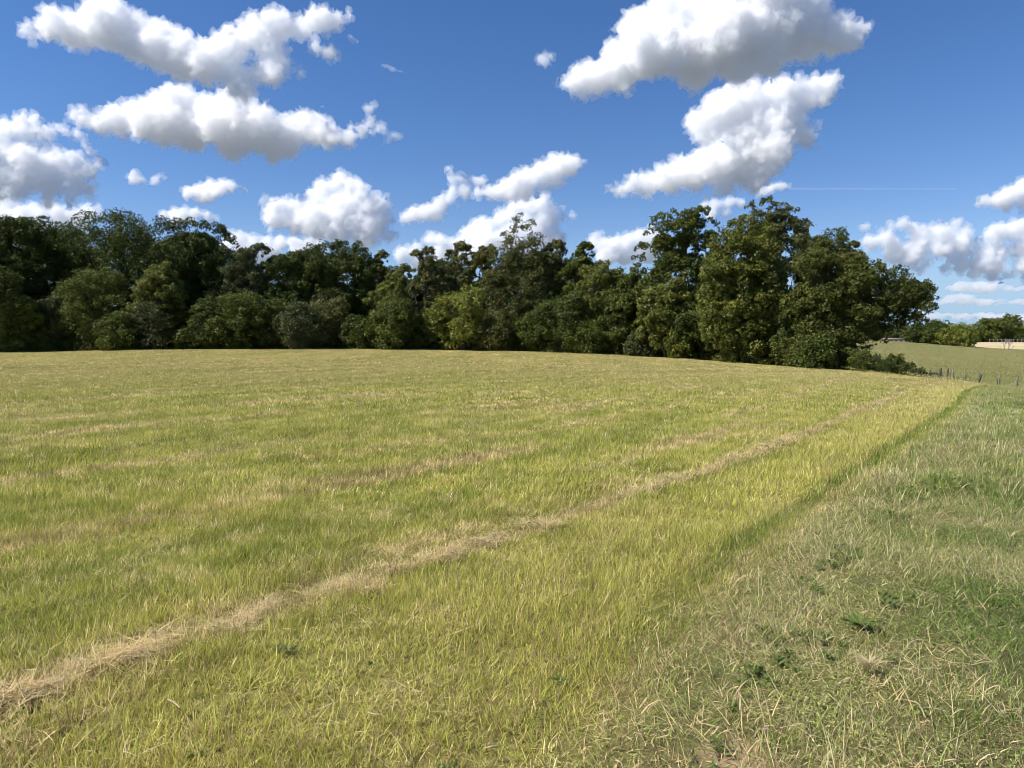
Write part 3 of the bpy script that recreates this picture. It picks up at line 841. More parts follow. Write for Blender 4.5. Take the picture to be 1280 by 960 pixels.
def tube(path, radii, sides=7):
    """tapered tube along a path; verts, quads"""
    path = np.asarray(path, float); n = len(path)
    V = []
    for i in range(n):
        d = path[min(i + 1, n - 1)] - path[max(i - 1, 0)]; d /= np.linalg.norm(d) + 1e-9
        a = np.cross(d, [0.13, .99, .05]); a /= np.linalg.norm(a) + 1e-9; b = np.cross(d, a)
        for k in range(sides):
            t = 2 * math.pi * k / sides
            V.append(path[i] + radii[i] * (math.cos(t) * a + math.sin(t) * b))
    Q = [[i * sides + k, i * sides + (k + 1) % sides, (i + 1) * sides + (k + 1) % sides, (i + 1) * sides + k] for i in range(n - 1) for k in range(sides)]
    return np.array(V), np.array(Q)


def join(parts):
    V, Q, o = [], [], 0
    for v, q in parts: V.append(v); Q.append(np.asarray(q) + o); o += len(v)
    return np.concatenate(V), np.concatenate(Q)


def limb_path(a, b, r, n=6, sag=.12):
    a, b = np.array(a, float), np.array(b, float); L = np.linalg.norm(b - a)
    P = [a + (b - a) * t + np.array([r.normal(), r.normal(), r.normal() * .4]) * L * .035 * math.sin(math.pi * t) + np.array([0, 0, L * sag * math.sin(math.pi * t)]) for t in np.linspace(0, 1, n)]
    return P


def foliage(lobes, leaf, n_leaf, r, sub=12, loose=.3, flat=.95, fill=.25):
    """leaf faces gathered in clumps on the outer side of every lobe. lobes: (centre, radius)"""
    C = np.array([l[0] for l in lobes]); R = np.array([l[1] for l in lobes]); mid = np.average(C, axis=0, weights=R ** 2)
    w = R ** 2 / (R ** 2).sum(); cc, cr, cd = [], [], []
    for (c, rad), wi in zip(zip(C, R), w):
        k = max(6, int(sub * 2.6 * (rad / R.mean()) ** 1.5))
        d = r.normal(size=(k, 3)); d /= np.linalg.norm(d, axis=1)[:, None]
        o = (c - mid) / (np.linalg.norm(c - mid) + 1e-6)
        d = d + o * .55 + np.array([0, 0, .25]); d /= np.linalg.norm(d, axis=1)[:, None]
        q = c + d * rad * np.array([1, 1, flat]) * r.uniform(.55, 1.02, k)[:, None]
        cc.append(q); cr.append(rad * r.uniform(.13, .34, k)); cd.append(d)
    cc, cr, cd = np.concatenate(cc), np.concatenate(cr), np.concatenate(cd)
    p = cr ** 2 / (cr ** 2).sum(); ix = r.choice(len(cc), n_leaf, p=p)
    d = r.normal(size=(n_leaf, 3)); d /= np.linalg.norm(d, axis=1)[:, None]
    d = d + cd[ix] * .35; d /= np.linalg.norm(d, axis=1)[:, None]
    rad = cr[ix] * (1 - fill * r.random(n_leaf) ** 1.0) * (1 + loose * np.abs(r.normal(size=n_leaf)) * (r.random(n_leaf) < .35))
    pos = cc[ix] + d * rad[:, None] * np.array([1, 1, .82])
    nrm = d * .75 + r.normal(size=(n_leaf, 3)) * .55 + np.array([0, 0, .35]); nrm /= np.linalg.norm(nrm, axis=1)[:, None]
    a = np.cross(nrm, r.normal(size=(n_leaf, 3))); a /= np.linalg.norm(a, axis=1)[:, None] + 1e-9
    b = np.cross(nrm, a)
    L = (leaf * r.uniform(.55, 1.3, n_leaf))[:, None]
    V = np.stack([pos - a * L * .5, pos + b * L * .36 + a * L * .1, pos + a * L * .55 - b * L * .3], 1).reshape(-1, 3)
    Q = (np.arange(n_leaf) * 3)[:, None] + np.array([[0, 1, 2]])
    shade = np.repeat(np.clip(.5 * r.random(len(cc))[ix] + .5 * r.random(n_leaf), 0, 1), 3)
    return V, Q, np.repeat(r.random(n_leaf), 3), shade


def auto_lobes(w, h, depth, r, n=17, base=.12, top=1.0, shape='round'):
    """lobe centres in a tree's own frame (z up from the ground)"""
    out = []
    g = math.pi * (3 - math.sqrt(5))
    for i in range(n):
        t = (i + .5) / n
        zz = 1 - 2 * t * .93
        rad = math.sqrt(max(0, 1 - zz * zz))
        a = g * i + r.uniform(-.5, .5)
        lr = r.uniform(.22, .33) * w * .5 * (1.6 if shape != 'airy' else 1.25)
        zc = base * h + (top - base) * h * (.5 + .5 * zz * .80)
        prof = 1.0 if shape != 'cone' else (1.15 - .75 * (zc / h))
        k = .56 * r.uniform(.75, 1.1) * prof
        out.append((np.array([math.cos(a) * rad * w * .5 * k * 1.25, math.sin(a) * rad * depth * .5 * k * 1.25, zc + r.uniform(-.02, .02) * h]), lr))
    # heart of the crown, keeps the middle from being see-through
    for z in (.3, .5, .7):
        out.append((np.array([r.normal() * .04 * w, r.normal() * .04 * w, h * (base + (top - base) * z)]), w * (.27 if shape != 'airy' else .15)))
    zt = max(l[0][2] + l[1] * .85 for l in out)
    k = h / zt
    return [(np.array([c[0], c[1], c[2] * k]), rr) for c, rr in out]


N_LEAVES = [0]


def plant(name, cat, label, px, Y, lobes, mat, leaf_px=2.3, dens=6.2, group=None, seed=0, sub=12, trunk_h=None, n_leaf=None, loose=.3, flat=.95, trunk=True, stems=1):
    """a tree or shrub: Empty at the base > trunk, crown. lobes are relative to the base"""
    r = np.random.default_rng(seed + 500)
    x = at(px, 440, Y).x; z = h1(x, Y)
    root = bpy.data.objects.new(name, None); root.empty_display_size = .5
    root.location = (x, Y, z); COL.objects.link(root)
    tag(root, label, cat, group)
    C = np.array([l[0] for l in lobes]); R = np.array([l[1] for l in lobes])
    ppm = F_PX / Y
    w = (C[:, 0] + R).max() - (C[:, 0] - R).min(); h = (C[:, 2] + R).max() - max(0, (C[:, 2] - R).min())
    leaf = leaf_px / ppm * 1.12
    n = n_leaf or int(w * h * .80 * ppm * ppm * dens)
    n = int(np.clip(n, 400, 80000)); N_LEAVES[0] += n
    V, Q, tone, shade = foliage(lobes, leaf, n, r, sub=sub, loose=loose, flat=flat)
    low = V[:, 2] < -.1
    V[low, 2] = -.1
    me = mesh_from('crown', V, Q, attrs={'tone': tone, 'shade': shade})
    link('crown', me, LEAF[mat], root)
    if trunk:
        H = (C[:, 2] + R).max(); parts = []
        for s in range(stems):
            tr = max(.05, H * .020) / (1 if stems == 1 else 1.8)
            cz = np.average(C[:, 2]); tp = np.array([np.average(C[:, 0]) * .6 + (s - (stems - 1) / 2) * w * .18, np.average(C[:, 1]) * .6, cz + (H - cz) * .45])
            b0 = np.array([(s - (stems - 1) / 2) * tr * 2.2, 0, -.3])
            tpth = limb_path(b0, tp, r, 9, 0); parts.append(tube(tpth, np.linspace(tr * 1.25, tr * .25, 9), 8))
            order = np.argsort(-R)[:int(min(len(R), 9))]
            for j in order[s::stems]:
                t = r.uniform(.25, .8); st = tpth[int(t * 8)]
                parts.append(tube(limb_path(st, C[j], r, 6, .08), np.linspace(tr * .5 * (1 - t * .5), tr * .08, 6), 5))
        V2, Q2 = join(parts)
        link('trunk', mesh_from('trunk', V2, Q2, smooth=True), BARK, root)
    return root


def tree(label, px, top, wpx, Y, mat='mid', shape='round', n=15, base=.10, seed=0, cat='tree', name='tree', group='trees of the wood edge', **kw):
    r = np.random.default_rng(seed * 7 + 3)
    x = at(px, 440, Y).x; z = h1(x, Y)
    h = at(px, top, Y).z - z; w = wpx / F_PX * Y * 1.08
    L = auto_lobes(w, h, min(w, 14) * .9, r, n=n, base=base, shape=shape)
    if shape == 'airy': kw.setdefault('loose', .6); kw.setdefault('sub', 9); kw.setdefault('dens', 4.6)
    return plant(name, cat, label, px, Y, L, LEAFKEY(mat), group=group, seed=seed, **kw)


def LEAFKEY(m): return m


def tree_px(label, px, Y, blobs, mat, seed=0, depth=.8, name='tree', group='trees of the wood edge', **kw):
    """a tree whose lobes are given where the photograph shows them (pixel x, pixel y, radius)"""
    r = np.random.default_rng(seed * 13 + 1)
    x = at(px, 440, Y).x; base = np.array([x, Y, h1(x, Y)])
    hw = (max(b[0] for b in blobs) - min(b[0] for b in blobs)) * .5 / F_PX * Y
    L = []
    extra = []
    for i, (ax, ay, ar) in enumerate(blobs):
        for (bx, by, br) in blobs[i + 1:]:
            dd = math.hypot(ax - bx, ay - by)
            if .7 * max(ar, br) < dd < .95 * (ar + br): extra.append(((ax + bx) / 2, (ay + by) / 2, min(ar, br) * .8))
    r.shuffle(extra)
    for bx, by, br in list(blobs) + [tuple(e) for e in extra[:len(blobs)]]:
        rad = br / F_PX * Y
        y_ = Y + r.uniform(-1, 1) * max(0, hw * depth - rad) * .7
        q = at(bx, by, y_)
        L.append((np.array([q.x, q.y, q.z]) - base, rad * 1.05 * y_ / Y))
    for bx, by, br in blobs[::2]:
        if br > 16:
            y_ = Y + hw * depth * .6; q = at(bx, by, y_)
            L.append((np.array([q.x, q.y, q.z]) - base, br / F_PX * Y))
    return plant(name, 'tree', label, px, Y, L, mat, group=group, seed=seed, **kw)


# --- the wood, from its left end to its right end
tree('dark round-topped tree at the left edge, left of the broad high-crowned one', 38, 270, 96, 96, 'dark', n=18, seed=1)
tree('dark tree cut by the left edge, lower and nearer than its neighbour', -18, 300, 80, 90, 'dark', seed=2)
tree_px('broad tall tree with several knobbly tops, highest of the left half of the wood', 150, 97, [(100,300,26),(118,288,22),(140,282,20),(156,274,11),(158,292,24),(184,286,18),(196,281,10),(205,296,22),(95,330,28),(125,325,30),(160,330,32),(195,335,30),(100,370,32),(140,375,34),(185,380,34),(120,410,30),(170,415,30),(130,310,26),(170,310,28),(210,320,26),(150,345,34),(190,350,34),(115,350,28),(225,345,26)], 'dark', seed=3, dens=9.5)
tree_px('tall dark tree with a flat even top beside the knobbly one', 245, 99, [(222,290,15),(240,287,13),(256,286,12),(270,291,14),(281,305,13),(225,315,22),(250,315,24),(275,330,20),(283,345,14),(235,350,26),(265,360,26),(245,395,30),(275,395,26),(240,330,24),(262,345,22)], 'dark', seed=4, dens=8.5)
tree('low yellowish-green tree standing in front of the flat-topped dark one', 202, 330, 72, 90, 'light', seed=5, shape='cone', n=12)
tree('loose twiggy tree with a pale thin top between two dark crowns', 318, 304, 66, 97, 'grey', shape='airy', seed=6, base=.05)
tree('dark crown left of the wide domed tree and joined to it', 362, 316, 62, 98, 'dark', seed=7)
tree_px('wide dark domed tree with a smooth rounded top', 420, 97, [(388,322,16),(405,315,15),(424,311,10),(430,320,17),(447,318,14),(458,328,13),(375,335,18),(405,340,24),(435,342,24),(455,348,16),(380,370,26),(415,375,28),(448,375,22),(395,410,28),(435,410,26)], 'dark', seed=8)
tree('small narrow tree right of the wide domed tree', 474, 314, 34, 98, 'olive', seed=9, n=10)
tree('green mid-height tree with a yellow-tinged head, second row of the middle wood', 488, 342, 56, 93, 'light', seed=10, n=12)
tree('brownish thin-topped tree in the middle wood, left one of a pair', 531, 309, 60, 98, 'olive', shape='airy', seed=11, base=.05)
tree('brownish thin-topped tree in the middle wood, right one of a pair', 572, 303, 54, 98, 'rust', shape='airy', seed=12, base=.05)
tree('dull olive tree just left of the spire-like treetop', 605, 308, 46, 97, 'olive', seed=13, n=12)
tree_px('tallest feathery tree of the middle wood with a spire-like brownish top', 650, 94, [(652,272,7),(644,282,9),(662,282,9),(650,292,12),(632,298,9),(670,298,9),(640,310,14),(662,312,16),(622,325,12),(645,335,22),(670,338,20),(625,355,20),(655,365,26),(635,395,26),(668,400,26),(645,420,24)], 'rust', seed=14, loose=.6, dens=4.8)
tree('tree with a rounded rusty-green head right of the spire-like treetop', 690, 300, 48, 95, 'rust', seed=15, n=12)
tree('upright mid-green tree with two small peaks in the middle wood', 728, 302, 52, 93, 'mid', seed=16, shape='cone', n=13)
tree('soft willow-like yellowish tree in front of the two-peaked one', 745, 326, 52, 89, 'light', seed=17, shape='round', n=12, loose=.5, leaf_px=1.8, dens=6.5)
tree('low soft green tree filling the dip before the clumpy tree', 785, 333, 60, 88, 'mid', seed=18, n=12, loose=.45)
tree_px('tall clumpy tree with big bunches of leaves and sky showing between its boughs', 862, 84, [(826,278,12),(843,272,10),(858,276,13),(876,270,12),(866,288,16),(838,292,16),(812,292,8),(888,282,10),(805,312,11),(800,325,9),(830,312,17),(858,312,20),(884,306,16),(895,320,14),(842,340,24),(870,350,22),(820,365,22),(850,385,28),(880,385,26),(835,420,26),(870,425,24)], 'mid', seed=19, sub=10, leaf_px=2.8)
tree('yellow-speckled lower tree in front of the clumpy one', 832, 352, 66, 79, 'light', seed=20, n=13, leaf_px=2.8)
tree_px('tree with a rust-brown loose top, highest of the right half of the wood', 970, 80, [(958,256,10),(940,262,9),(975,262,11),(990,268,10),(950,276,14),(975,282,18),(995,290,16),(1005,305,12),(960,305,22),(985,315,22),(955,345,26),(990,350,26),(960,385,28),(990,395,28),(975,425,26)], 'rust', seed=21, loose=.45, leaf_px=2.8, sub=10)
tree_px('big bright-green tree in front, nearest and broadest at the right end', 935, 68, [(935,282,14),(918,292,16),(950,292,16),(900,308,14),(925,315,24),(955,318,22),(905,340,24),(940,350,28),(968,345,18),(900,375,24),(930,385,30),(962,385,26),(905,410,24),(940,420,30),(970,420,22),(915,438,18),(950,440,18),(895,395,18),(978,375,14)], 'light', seed=22, leaf_px=3.2, sub=14)
tree('smooth green round-headed tree behind, between the rusty top and the leaning tree', 1030, 289, 76, 84, 'mid', seed=23, n=15, leaf_px=1.9, dens=6.5)
tree('small rusty-leaved treetop just right of the round-headed tree', 1058, 302, 26, 80, 'rust', seed=24, n=8, base=.4)
tree_px('spreading dark tree ending the wood, its boughs leaning far out to the right', 1060, 60, [(1020,335,24),(1045,340,22),(1068,334,18),(1090,338,14),(1075,356,24),(1105,352,15),(1120,344,13),(1100,374,24),(1128,368,19),(1135,353,11),(1146,364,15),(1157,359,11),(1161,369,11),(1150,382,15),(1159,384,10),(1132,388,17),(1146,399,11),(1155,404,5),(1050,372,28),(1022,375,26),(1080,392,24),(1112,396,19),(1120,408,8),(1095,412,14),(1104,424,7),(1060,410,26),(1028,415,26),(1075,425,14),(1010,440,18),(1040,442,18),(1092,428,6)], 'deep', seed=25, leaf_px=3.0, sub=13, depth=.7, dens=7.5, loose=.22)
tree('dark leafy tree filling the gap below the leaning tree', 1012, 362, 70, 64, 'dark', seed=26, n=13, leaf_px=3.0, base=.02)
# --- second row, only its tops and its darkness show
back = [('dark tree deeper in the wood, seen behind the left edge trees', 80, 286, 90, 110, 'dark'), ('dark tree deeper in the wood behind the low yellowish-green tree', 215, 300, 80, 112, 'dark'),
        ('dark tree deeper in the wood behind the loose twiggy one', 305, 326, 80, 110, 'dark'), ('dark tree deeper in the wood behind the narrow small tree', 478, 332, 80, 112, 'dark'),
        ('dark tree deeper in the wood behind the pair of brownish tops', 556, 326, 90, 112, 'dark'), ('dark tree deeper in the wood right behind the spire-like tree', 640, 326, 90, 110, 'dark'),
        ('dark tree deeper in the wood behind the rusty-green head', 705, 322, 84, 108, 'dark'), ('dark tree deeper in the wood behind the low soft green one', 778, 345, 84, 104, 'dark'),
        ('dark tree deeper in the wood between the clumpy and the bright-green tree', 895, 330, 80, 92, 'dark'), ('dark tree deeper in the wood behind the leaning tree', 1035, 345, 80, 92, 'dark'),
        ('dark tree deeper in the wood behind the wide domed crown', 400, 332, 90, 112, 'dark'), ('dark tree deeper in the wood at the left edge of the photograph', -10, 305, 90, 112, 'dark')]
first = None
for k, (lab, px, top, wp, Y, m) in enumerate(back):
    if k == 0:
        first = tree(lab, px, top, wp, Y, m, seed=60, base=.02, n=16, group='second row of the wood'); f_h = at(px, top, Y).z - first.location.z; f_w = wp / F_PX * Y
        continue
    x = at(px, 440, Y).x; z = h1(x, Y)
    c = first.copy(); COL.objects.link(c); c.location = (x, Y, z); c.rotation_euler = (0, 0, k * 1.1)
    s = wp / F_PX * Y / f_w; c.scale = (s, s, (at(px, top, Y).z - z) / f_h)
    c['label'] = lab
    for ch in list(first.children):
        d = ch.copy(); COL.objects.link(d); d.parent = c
# --- shrubs at the foot of the wood
shr = [(-8, 350, 70, 85, 'dark', 'dark bush at the left edge, under the tree cut by the frame'), (30, 362, 60, 86, 'mid', 'rounded bush under the dark round-topped tree'), (72, 372, 66, 87, 'grey', 'grey-green bush second from the left edge at the foot of the wood'),
       (118, 356, 64, 88, 'mid', 'tall bush under the knobbly-topped tree'), (150, 385, 60, 86, 'mid', 'rounded low bush left of the yellowish-green tree'), (188, 392, 56, 86, 'grey', 'grey-leaved bush at the foot of the yellowish-green tree'),
       (228, 405, 44, 86, 'mid', 'low round bush right of the yellowish-green tree'), (262, 372, 62, 88, 'dark', 'dark bush beneath the flat-topped dark tree'), (298, 385, 60, 87, 'mid', 'rounded green bush below the loose twiggy tree'),
       (335, 372, 58, 89, 'mid', 'bush at the foot of the gap left of the wide domed tree'), (375, 392, 60, 88, 'grey', 'grey-green bush under the left side of the wide domed tree'), (412, 365, 62, 90, 'olive', 'tall olive bush in front of the wide domed tree'),
       (452, 398, 54, 88, 'dark', 'dark bush under the right side of the wide domed tree'), (490, 392, 52, 89, 'mid', 'bush at the foot of the yellow-tinged tree'), (540, 378, 44, 89, 'light', 'upright light-green bush in the middle of the wood edge'),
       (578, 374, 54, 88, 'yellow', 'yellowest bush of the wood edge, left of the spire-like tree'), (618, 385, 52, 88, 'olive', 'olive bush left below the spire-like tree'), (660, 396, 56, 87, 'mid', 'rounded bush right below the spire-like tree'),
       (702, 388, 50, 86, 'dark', 'dark bush under the rusty-green head'), (732, 400, 50, 85, 'mid', 'low bush below the two-peaked tree'), (768, 372, 54, 84, 'mid', 'tall bush under the low soft green tree'),
       (806, 405, 50, 80, 'grey', 'greyish bush left of the yellow-speckled tree'), (848, 415, 46, 76, 'light', 'yellowish low bush under the yellow-speckled tree'), (880, 400, 46, 74, 'dark', 'dark bush left of the big bright-green tree'),
       (998, 412, 52, 60, 'deep', 'deep olive bush right of the big bright-green tree'), (1022, 432, 50, 57, 'dark', 'low leafy bush below the spreading dark tree'), (1052, 430, 46, 55, 'dark', 'outermost leafy bush under the spreading dark tree')]
for k, (px, top, wp, Y, m, lab) in enumerate(shr):
    tree(lab, px, top + (-12, 8, -2, -18, 4)[k % 5], wp * (1.25, .85, 1.05, .95, 1.4)[(k * 3) % 5], Y + (1.5, 0, 2.5)[k % 3], m, seed=80 + k, base=0.0, n=7 + (k * 5) % 9, cat='shrub', name='shrub', group='shrubs at the foot of the wood', dens=4.2, loose=.3 + .12 * (k % 4), shape=('round', 'cone', 'round')[k % 3], leaf_px=2.3 if Y > 80 else 3.0, stems=3)
# scrub along the fence
scr = [(1078, 438, 30, 53, 'mid', 'tallest scrub bush on the fence line, next to the wood'), (1094, 443, 22, 53, 'grey', 'small grey-green scrub bush, second along the fence line'), (1107, 448, 20, 52, 'dark', 'small dark scrub bush, third along the fence line'),
       (1121, 443, 24, 52, 'mid', 'pointed scrub bush, last tall one along the fence line'), (1136, 453, 20, 50, 'dark', 'low dark scrub bush sloping down to the leaning post'), (1150, 460, 16, 49, 'grey', 'lowest scrub bush left of the leaning post')]
for k, (px, top, wp, Y, m, lab) in enumerate(scr):
    tree(lab, px, top, wp, Y + 1, m, seed=140 + k, base=0.0, n=9, cat='shrub', name='shrub', group='scrub on the fence line', dens=4.5, leaf_px=1.9, stems=3, loose=.6, flat=1.0)
# --- far away on the right
far = [(1160, 404, 52, 208, 'dark', 'dark rounded tree far off, left of the yellow-green bush', 'tree', 'round'), (1193, 410, 54, 203, 'yellow', 'rounded yellow-green bush on the brow of the far meadow', 'shrub', 'round'),
       (1236, 399, 34, 345, 'mid', 'distant tree, left part of the crown pair beyond the stubble field', 'tree', 'round'), (1256, 397, 50, 350, 'mid', 'distant broad tree beyond the stubble field', 'tree', 'round'),
       (1282, 408, 34, 345, 'dark', 'distant tree cut by the right edge beyond the stubble field', 'tree', 'round'), (1208, 414, 30, 352, 'dark', 'distant low dark tree showing behind the yellow-green bush', 'tree', 'round'), (1226, 416, 16, 352, 'dark', 'small distant dark tree right under the power pole', 'tree', 'round'),
       (1144, 404, 14, 335, 'grey', 'distant tree with a flat mushroom-like head', 'tree', 'airy'), (1128, 407, 24, 340, 'grey', 'distant greyish tree beside the mushroom-headed one', 'tree', 'round'), (1104, 408, 30, 345, 'dark', 'distant dark tree glimpsed under the out-leaning boughs', 'tree', 'round'), (1080, 410, 30, 345, 'grey', 'distant tree almost hidden behind the spreading dark tree', 'tree', 'round'),
       (1300, 404, 30, 352, 'mid', 'distant tree mostly outside the right edge', 'tree', 'round')]
for k, (px, top, wp, Y, m, lab, c_, sh) in enumerate(far):
    tree(lab, px, top, wp, Y, m, seed=170 + k, base=0.0, n=12, cat=c_, name=c_, group='far trees beyond the meadow', shape=sh, dens=8.0, leaf_px=2.2)
# low growth on the floor of the wood, and the closed mass of leaves behind its first trees
def leaf_mass(name, label, n, d0, d1, k, hmap, smin, smax, leaf, seed, th1=.40, mat='dark'):
    r = np.random.default_rng(seed)
    cth = r.uniform(-.80, th1, k); cd = r.uniform(d0, d1, k); cre = np.interp(cth, TH, RE) + cd
    ix = r.integers(0, k, n); sz = r.uniform(smin, smax, k); hh = r.uniform(.55, 1.0, k) * np.interp(cd, *hmap)
    dv = r.normal(size=(n, 3)); dv /= np.linalg.norm(dv, axis=1)[:, None]
    x = np.sin(cth[ix]) * cre[ix] + dv[:, 0] * sz[ix]; y = np.cos(cth[ix]) * cre[ix] + dv[:, 1] * sz[ix]
    z = height(x, y) + np.abs(dv[:, 2]) * hh[ix] * r.uniform(.3, 1, n)
    nr = dv + r.normal(size=(n, 3)) * .5 + np.array([0, 0, .4]); nr /= np.linalg.norm(nr, axis=1)[:, None]
    a = np.cross(nr, r.normal(size=(n, 3))); a /= np.linalg.norm(a, axis=1)[:, None]; b = np.cross(nr, a)
    L = (leaf * r.uniform(.6, 1.4, n))[:, None]; p = np.stack([x, y, z], -1)
    V = np.stack([p - a * L * .5, p + b * L * .4, p + a * L * .5 - b * L * .3], 1).reshape(-1, 3)
    Q = (np.arange(n) * 3)[:, None] + np.array([[0, 1, 2]])
    me = mesh_from(name, V, Q, attrs={'tone': np.repeat(r.random(n), 3), 'shade': np.repeat(r.random(n), 3)})
    tag(link(name, me, LEAF[mat]), label, kind='stuff')
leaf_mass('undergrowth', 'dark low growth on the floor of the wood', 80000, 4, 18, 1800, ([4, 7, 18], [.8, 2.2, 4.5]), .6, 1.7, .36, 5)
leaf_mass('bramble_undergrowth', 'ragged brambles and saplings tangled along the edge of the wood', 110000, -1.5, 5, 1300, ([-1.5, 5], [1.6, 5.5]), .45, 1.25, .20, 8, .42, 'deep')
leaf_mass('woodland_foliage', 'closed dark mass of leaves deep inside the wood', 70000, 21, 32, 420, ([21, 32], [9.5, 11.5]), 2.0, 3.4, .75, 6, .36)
print('leaves', N_LEAVES[0])
# ------------------------------------------------------------------ fence, far farm, pole, dead shrub
def wood_mat(name, a, b):
    m = bpy.data.materials.new(name); m.use_nodes = True; T = NT(m)
    g = T.n.new('ShaderNodeTexCoord'); mp = T.n.new('ShaderNodeMapping'); mp.inputs['Scale'].default_value = (14, 14, 1.5); T.l.new(g.outputs['Object'], mp.inputs[0])
    bs = T.n["Principled BSDF"]; T.l.new(T.mix(T.noise(mp.outputs[0], 2.5, 5, .7), a, b), bs.inputs['Base Color']); bs.inputs['Roughness'].default_value = .85
    return m
W_DARK = wood_mat('weathered_dark_wood', (.03, .025, .02), (.10, .085, .07))
W_PALE = wood_mat('weathered_pale_wood', (.09, .08, .06), (.22, .20, .16))
W_GREY = wood_mat('dead_grey_wood', (.16, .14, .13), (.34, .31, .29))
WIRE = bpy.data.materials.new('rusty_wire'); WIRE.use_nodes = True
WIRE.node_tree.nodes["Principled BSDF"].inputs['Base Color'].default_value = (.09, .07, .06, 1); WIRE.node_tree.nodes["Principled BSDF"].inputs['Metallic'].default_value = .6
WIRE.node_tree.nodes["Principled BSDF"].inputs['Roughness'].default_value = .6


def flat_mat(name, col, rough=.7):
    m = bpy.data.materials.new(name); m.use_nodes = True; T = NT(m)
    g = T.n.new('ShaderNodeTexCoord')
    T.l.new(T.mix(T.noise(g.outputs['Object'], 3, 4), tuple(c * .8 for c in col), tuple(min(1, c * 1.15) for c in col)), T.n["Principled BSDF"].inputs['Base Color'])
    T.n["Principled BSDF"].inputs['Roughness'].default_value = rough
    return m


def crest_at(px, extra):
    """ground point just beyond the field's crest in the direction of photo column px"""
    th = math.atan((px - 640) / F_PX); r = float(np.interp(th, TH, RE)) + extra
    x, y = math.sin(th) * r, math.cos(th) * r
    return x, y, h1(x, y)


fence = bpy.data.objects.new('field_fence', None); fx, fy, fz = crest_at(1186, 3.5); fence.location = (fx, fy, fz); COL.objects.link(fence)
tag(fence, 'old wire fence with leaning wooden posts just beyond the crest of the mown field', 'fence')
tops = []
for px, ptop, wd, lean, mat, lab in [(1062, 452, .11, .02, W_DARK, None), (1081, 455, .11, -.03, W_DARK, None), (1098, 456, .12, .0, W_DARK, 'dark post among the scrub bushes'), (1111, 457, .13, .02, W_DARK, None), (1135, 462, .10, .04, W_DARK, None), (1150, 464, .10, -.05, W_DARK, None),
                                (1164, 465, .10, .65, W_DARK, 'slanting dark brace post'), (1176, 463.5, .20, .04, W_DARK, 'thickest dark post'), (1186, 463.5, .12, .16, W_DARK, None), (1188.5, 466, .11, .03, W_PALE, 'pale post'), (1192, 467, .11, -.03, W_PALE, 'pale post'),
                                (1206.5, 470.5, .11, .0, W_PALE, 'pale post standing alone'), (1226, 471, .15, .25, W_DARK, 'stubby dark leaning post'), (1247, 474, .08, -.02, W_PALE, None), (1250, 475, .08, .05, W_PALE, None), (1272, 474.5, .12, .03, W_PALE, 'pale post near the right edge'), (1295, 479, .12, -.04, W_DARK, None)]:
    x, y, z = crest_at(px, 3.2)
    q = at(px, ptop - 3, y); H = q.z - z
    base = Vector((x - math.sin(lean) * H, y, z - .25)); top = Vector((x, y + rng.uniform(-.05, .05), q.z))
    L = (top - base).length; n = 6
    V, Q = tube([base.lerp(top, t) + Vector((rng.normal(), rng.normal(), 0)) * .008 for t in np.linspace(0, 1, n)], [wd * .48 * (1.08 - .18 * t) for t in np.linspace(0, 1, n)], 7)
    V = np.concatenate([V, [np.array(top) + np.array([0, 0, wd * .12])]])
    cap = np.array([[(n - 1) * 7 + k, (n - 1) * 7 + (k + 1) % 7, n * 7] for k in range(7)])
    o = link('post', mesh_from('post', V - np.array([fx, fy, fz]), [Q, cap]), mat, fence)
    if lab: o['label'] = lab
    if abs(lean) < .3: tops.append((x, y, z, H))
for frac in (.92, .66, .40):
    P = []
    for i in range(len(tops) - 1):
        a, b = tops[i], tops[i + 1]
        for t in (0, .33, .66):
            P.append([a[0] + (b[0] - a[0]) * t - fx, a[1] + (b[1] - a[1]) * t - fy - .07, (a[2] + (b[2] - a[2]) * t) + (a[3] + (b[3] - a[3]) * t) * 0 + 1.15 * frac + .5 - .5 - .03 * math.sin(math.pi * t) - fz])
    V, Q = tube(P, [.006] * len(P), 4)
    link('wire', mesh_from('wire', V, Q), WIRE, fence)


def boxes(items):
    V, Q, o = [], [], 0
    for (x0, x1, y0, y1, z0, z1) in items:
        v = np.array([[x, y, z] for z in (z0, z1) for y in (y0, y1) for x in (x0, x1)], float); V.append(v)
        Q.append(np.array([[0, 2, 3, 1], [4, 5, 7, 6], [0, 1, 5, 4], [2, 6, 7, 3], [0, 4, 6, 2], [1, 3, 7, 5]]) + o); o += 8
    return np.concatenate(V), np.concatenate(Q)


# far farm building under the leaning tree's outer boughs
cx = at(1124, 424, 322); bz = h1(cx.x, 322)
farm = bpy.data.objects.new('farm_building', None); farm.location = (cx.x, 322, bz); farm.scale = (.8, 1, .72); COL.objects.link(farm)
tag(farm, 'long low pale farm building with a red-brown end, far off beneath the leaning boughs', 'building')
M_PALE, M_RED, M_GLASS, M_ROOF = flat_mat('pale_render', (.52, .42, .36)), flat_mat('red_brown_boards', (.26, .09, .06)), flat_mat('dark_window_glass', (.04, .05, .06), .15), flat_mat('grey_sheet_roof', (.17, .14, .125), .5)
V, Q = boxes([(-3.6, 6.0, 0, 6, 0, 2.3)]); link('wall', mesh_from('wall', V, Q), M_PALE, farm)
V, Q = boxes([(-6.6, -3.61, 0.1, 6, 0, 2.3)]); link('wall', mesh_from('wall', V, Q), M_RED, farm)['label'] = 'red-brown boarded end wall'
V = np.array([[-6.9, -.4, 2.31], [6.3, -.4, 2.31], [6.3, 6.4, 2.31], [-6.9, 6.4, 2.31], [-6.9, 3, 3.3], [6.3, 3, 3.3]])
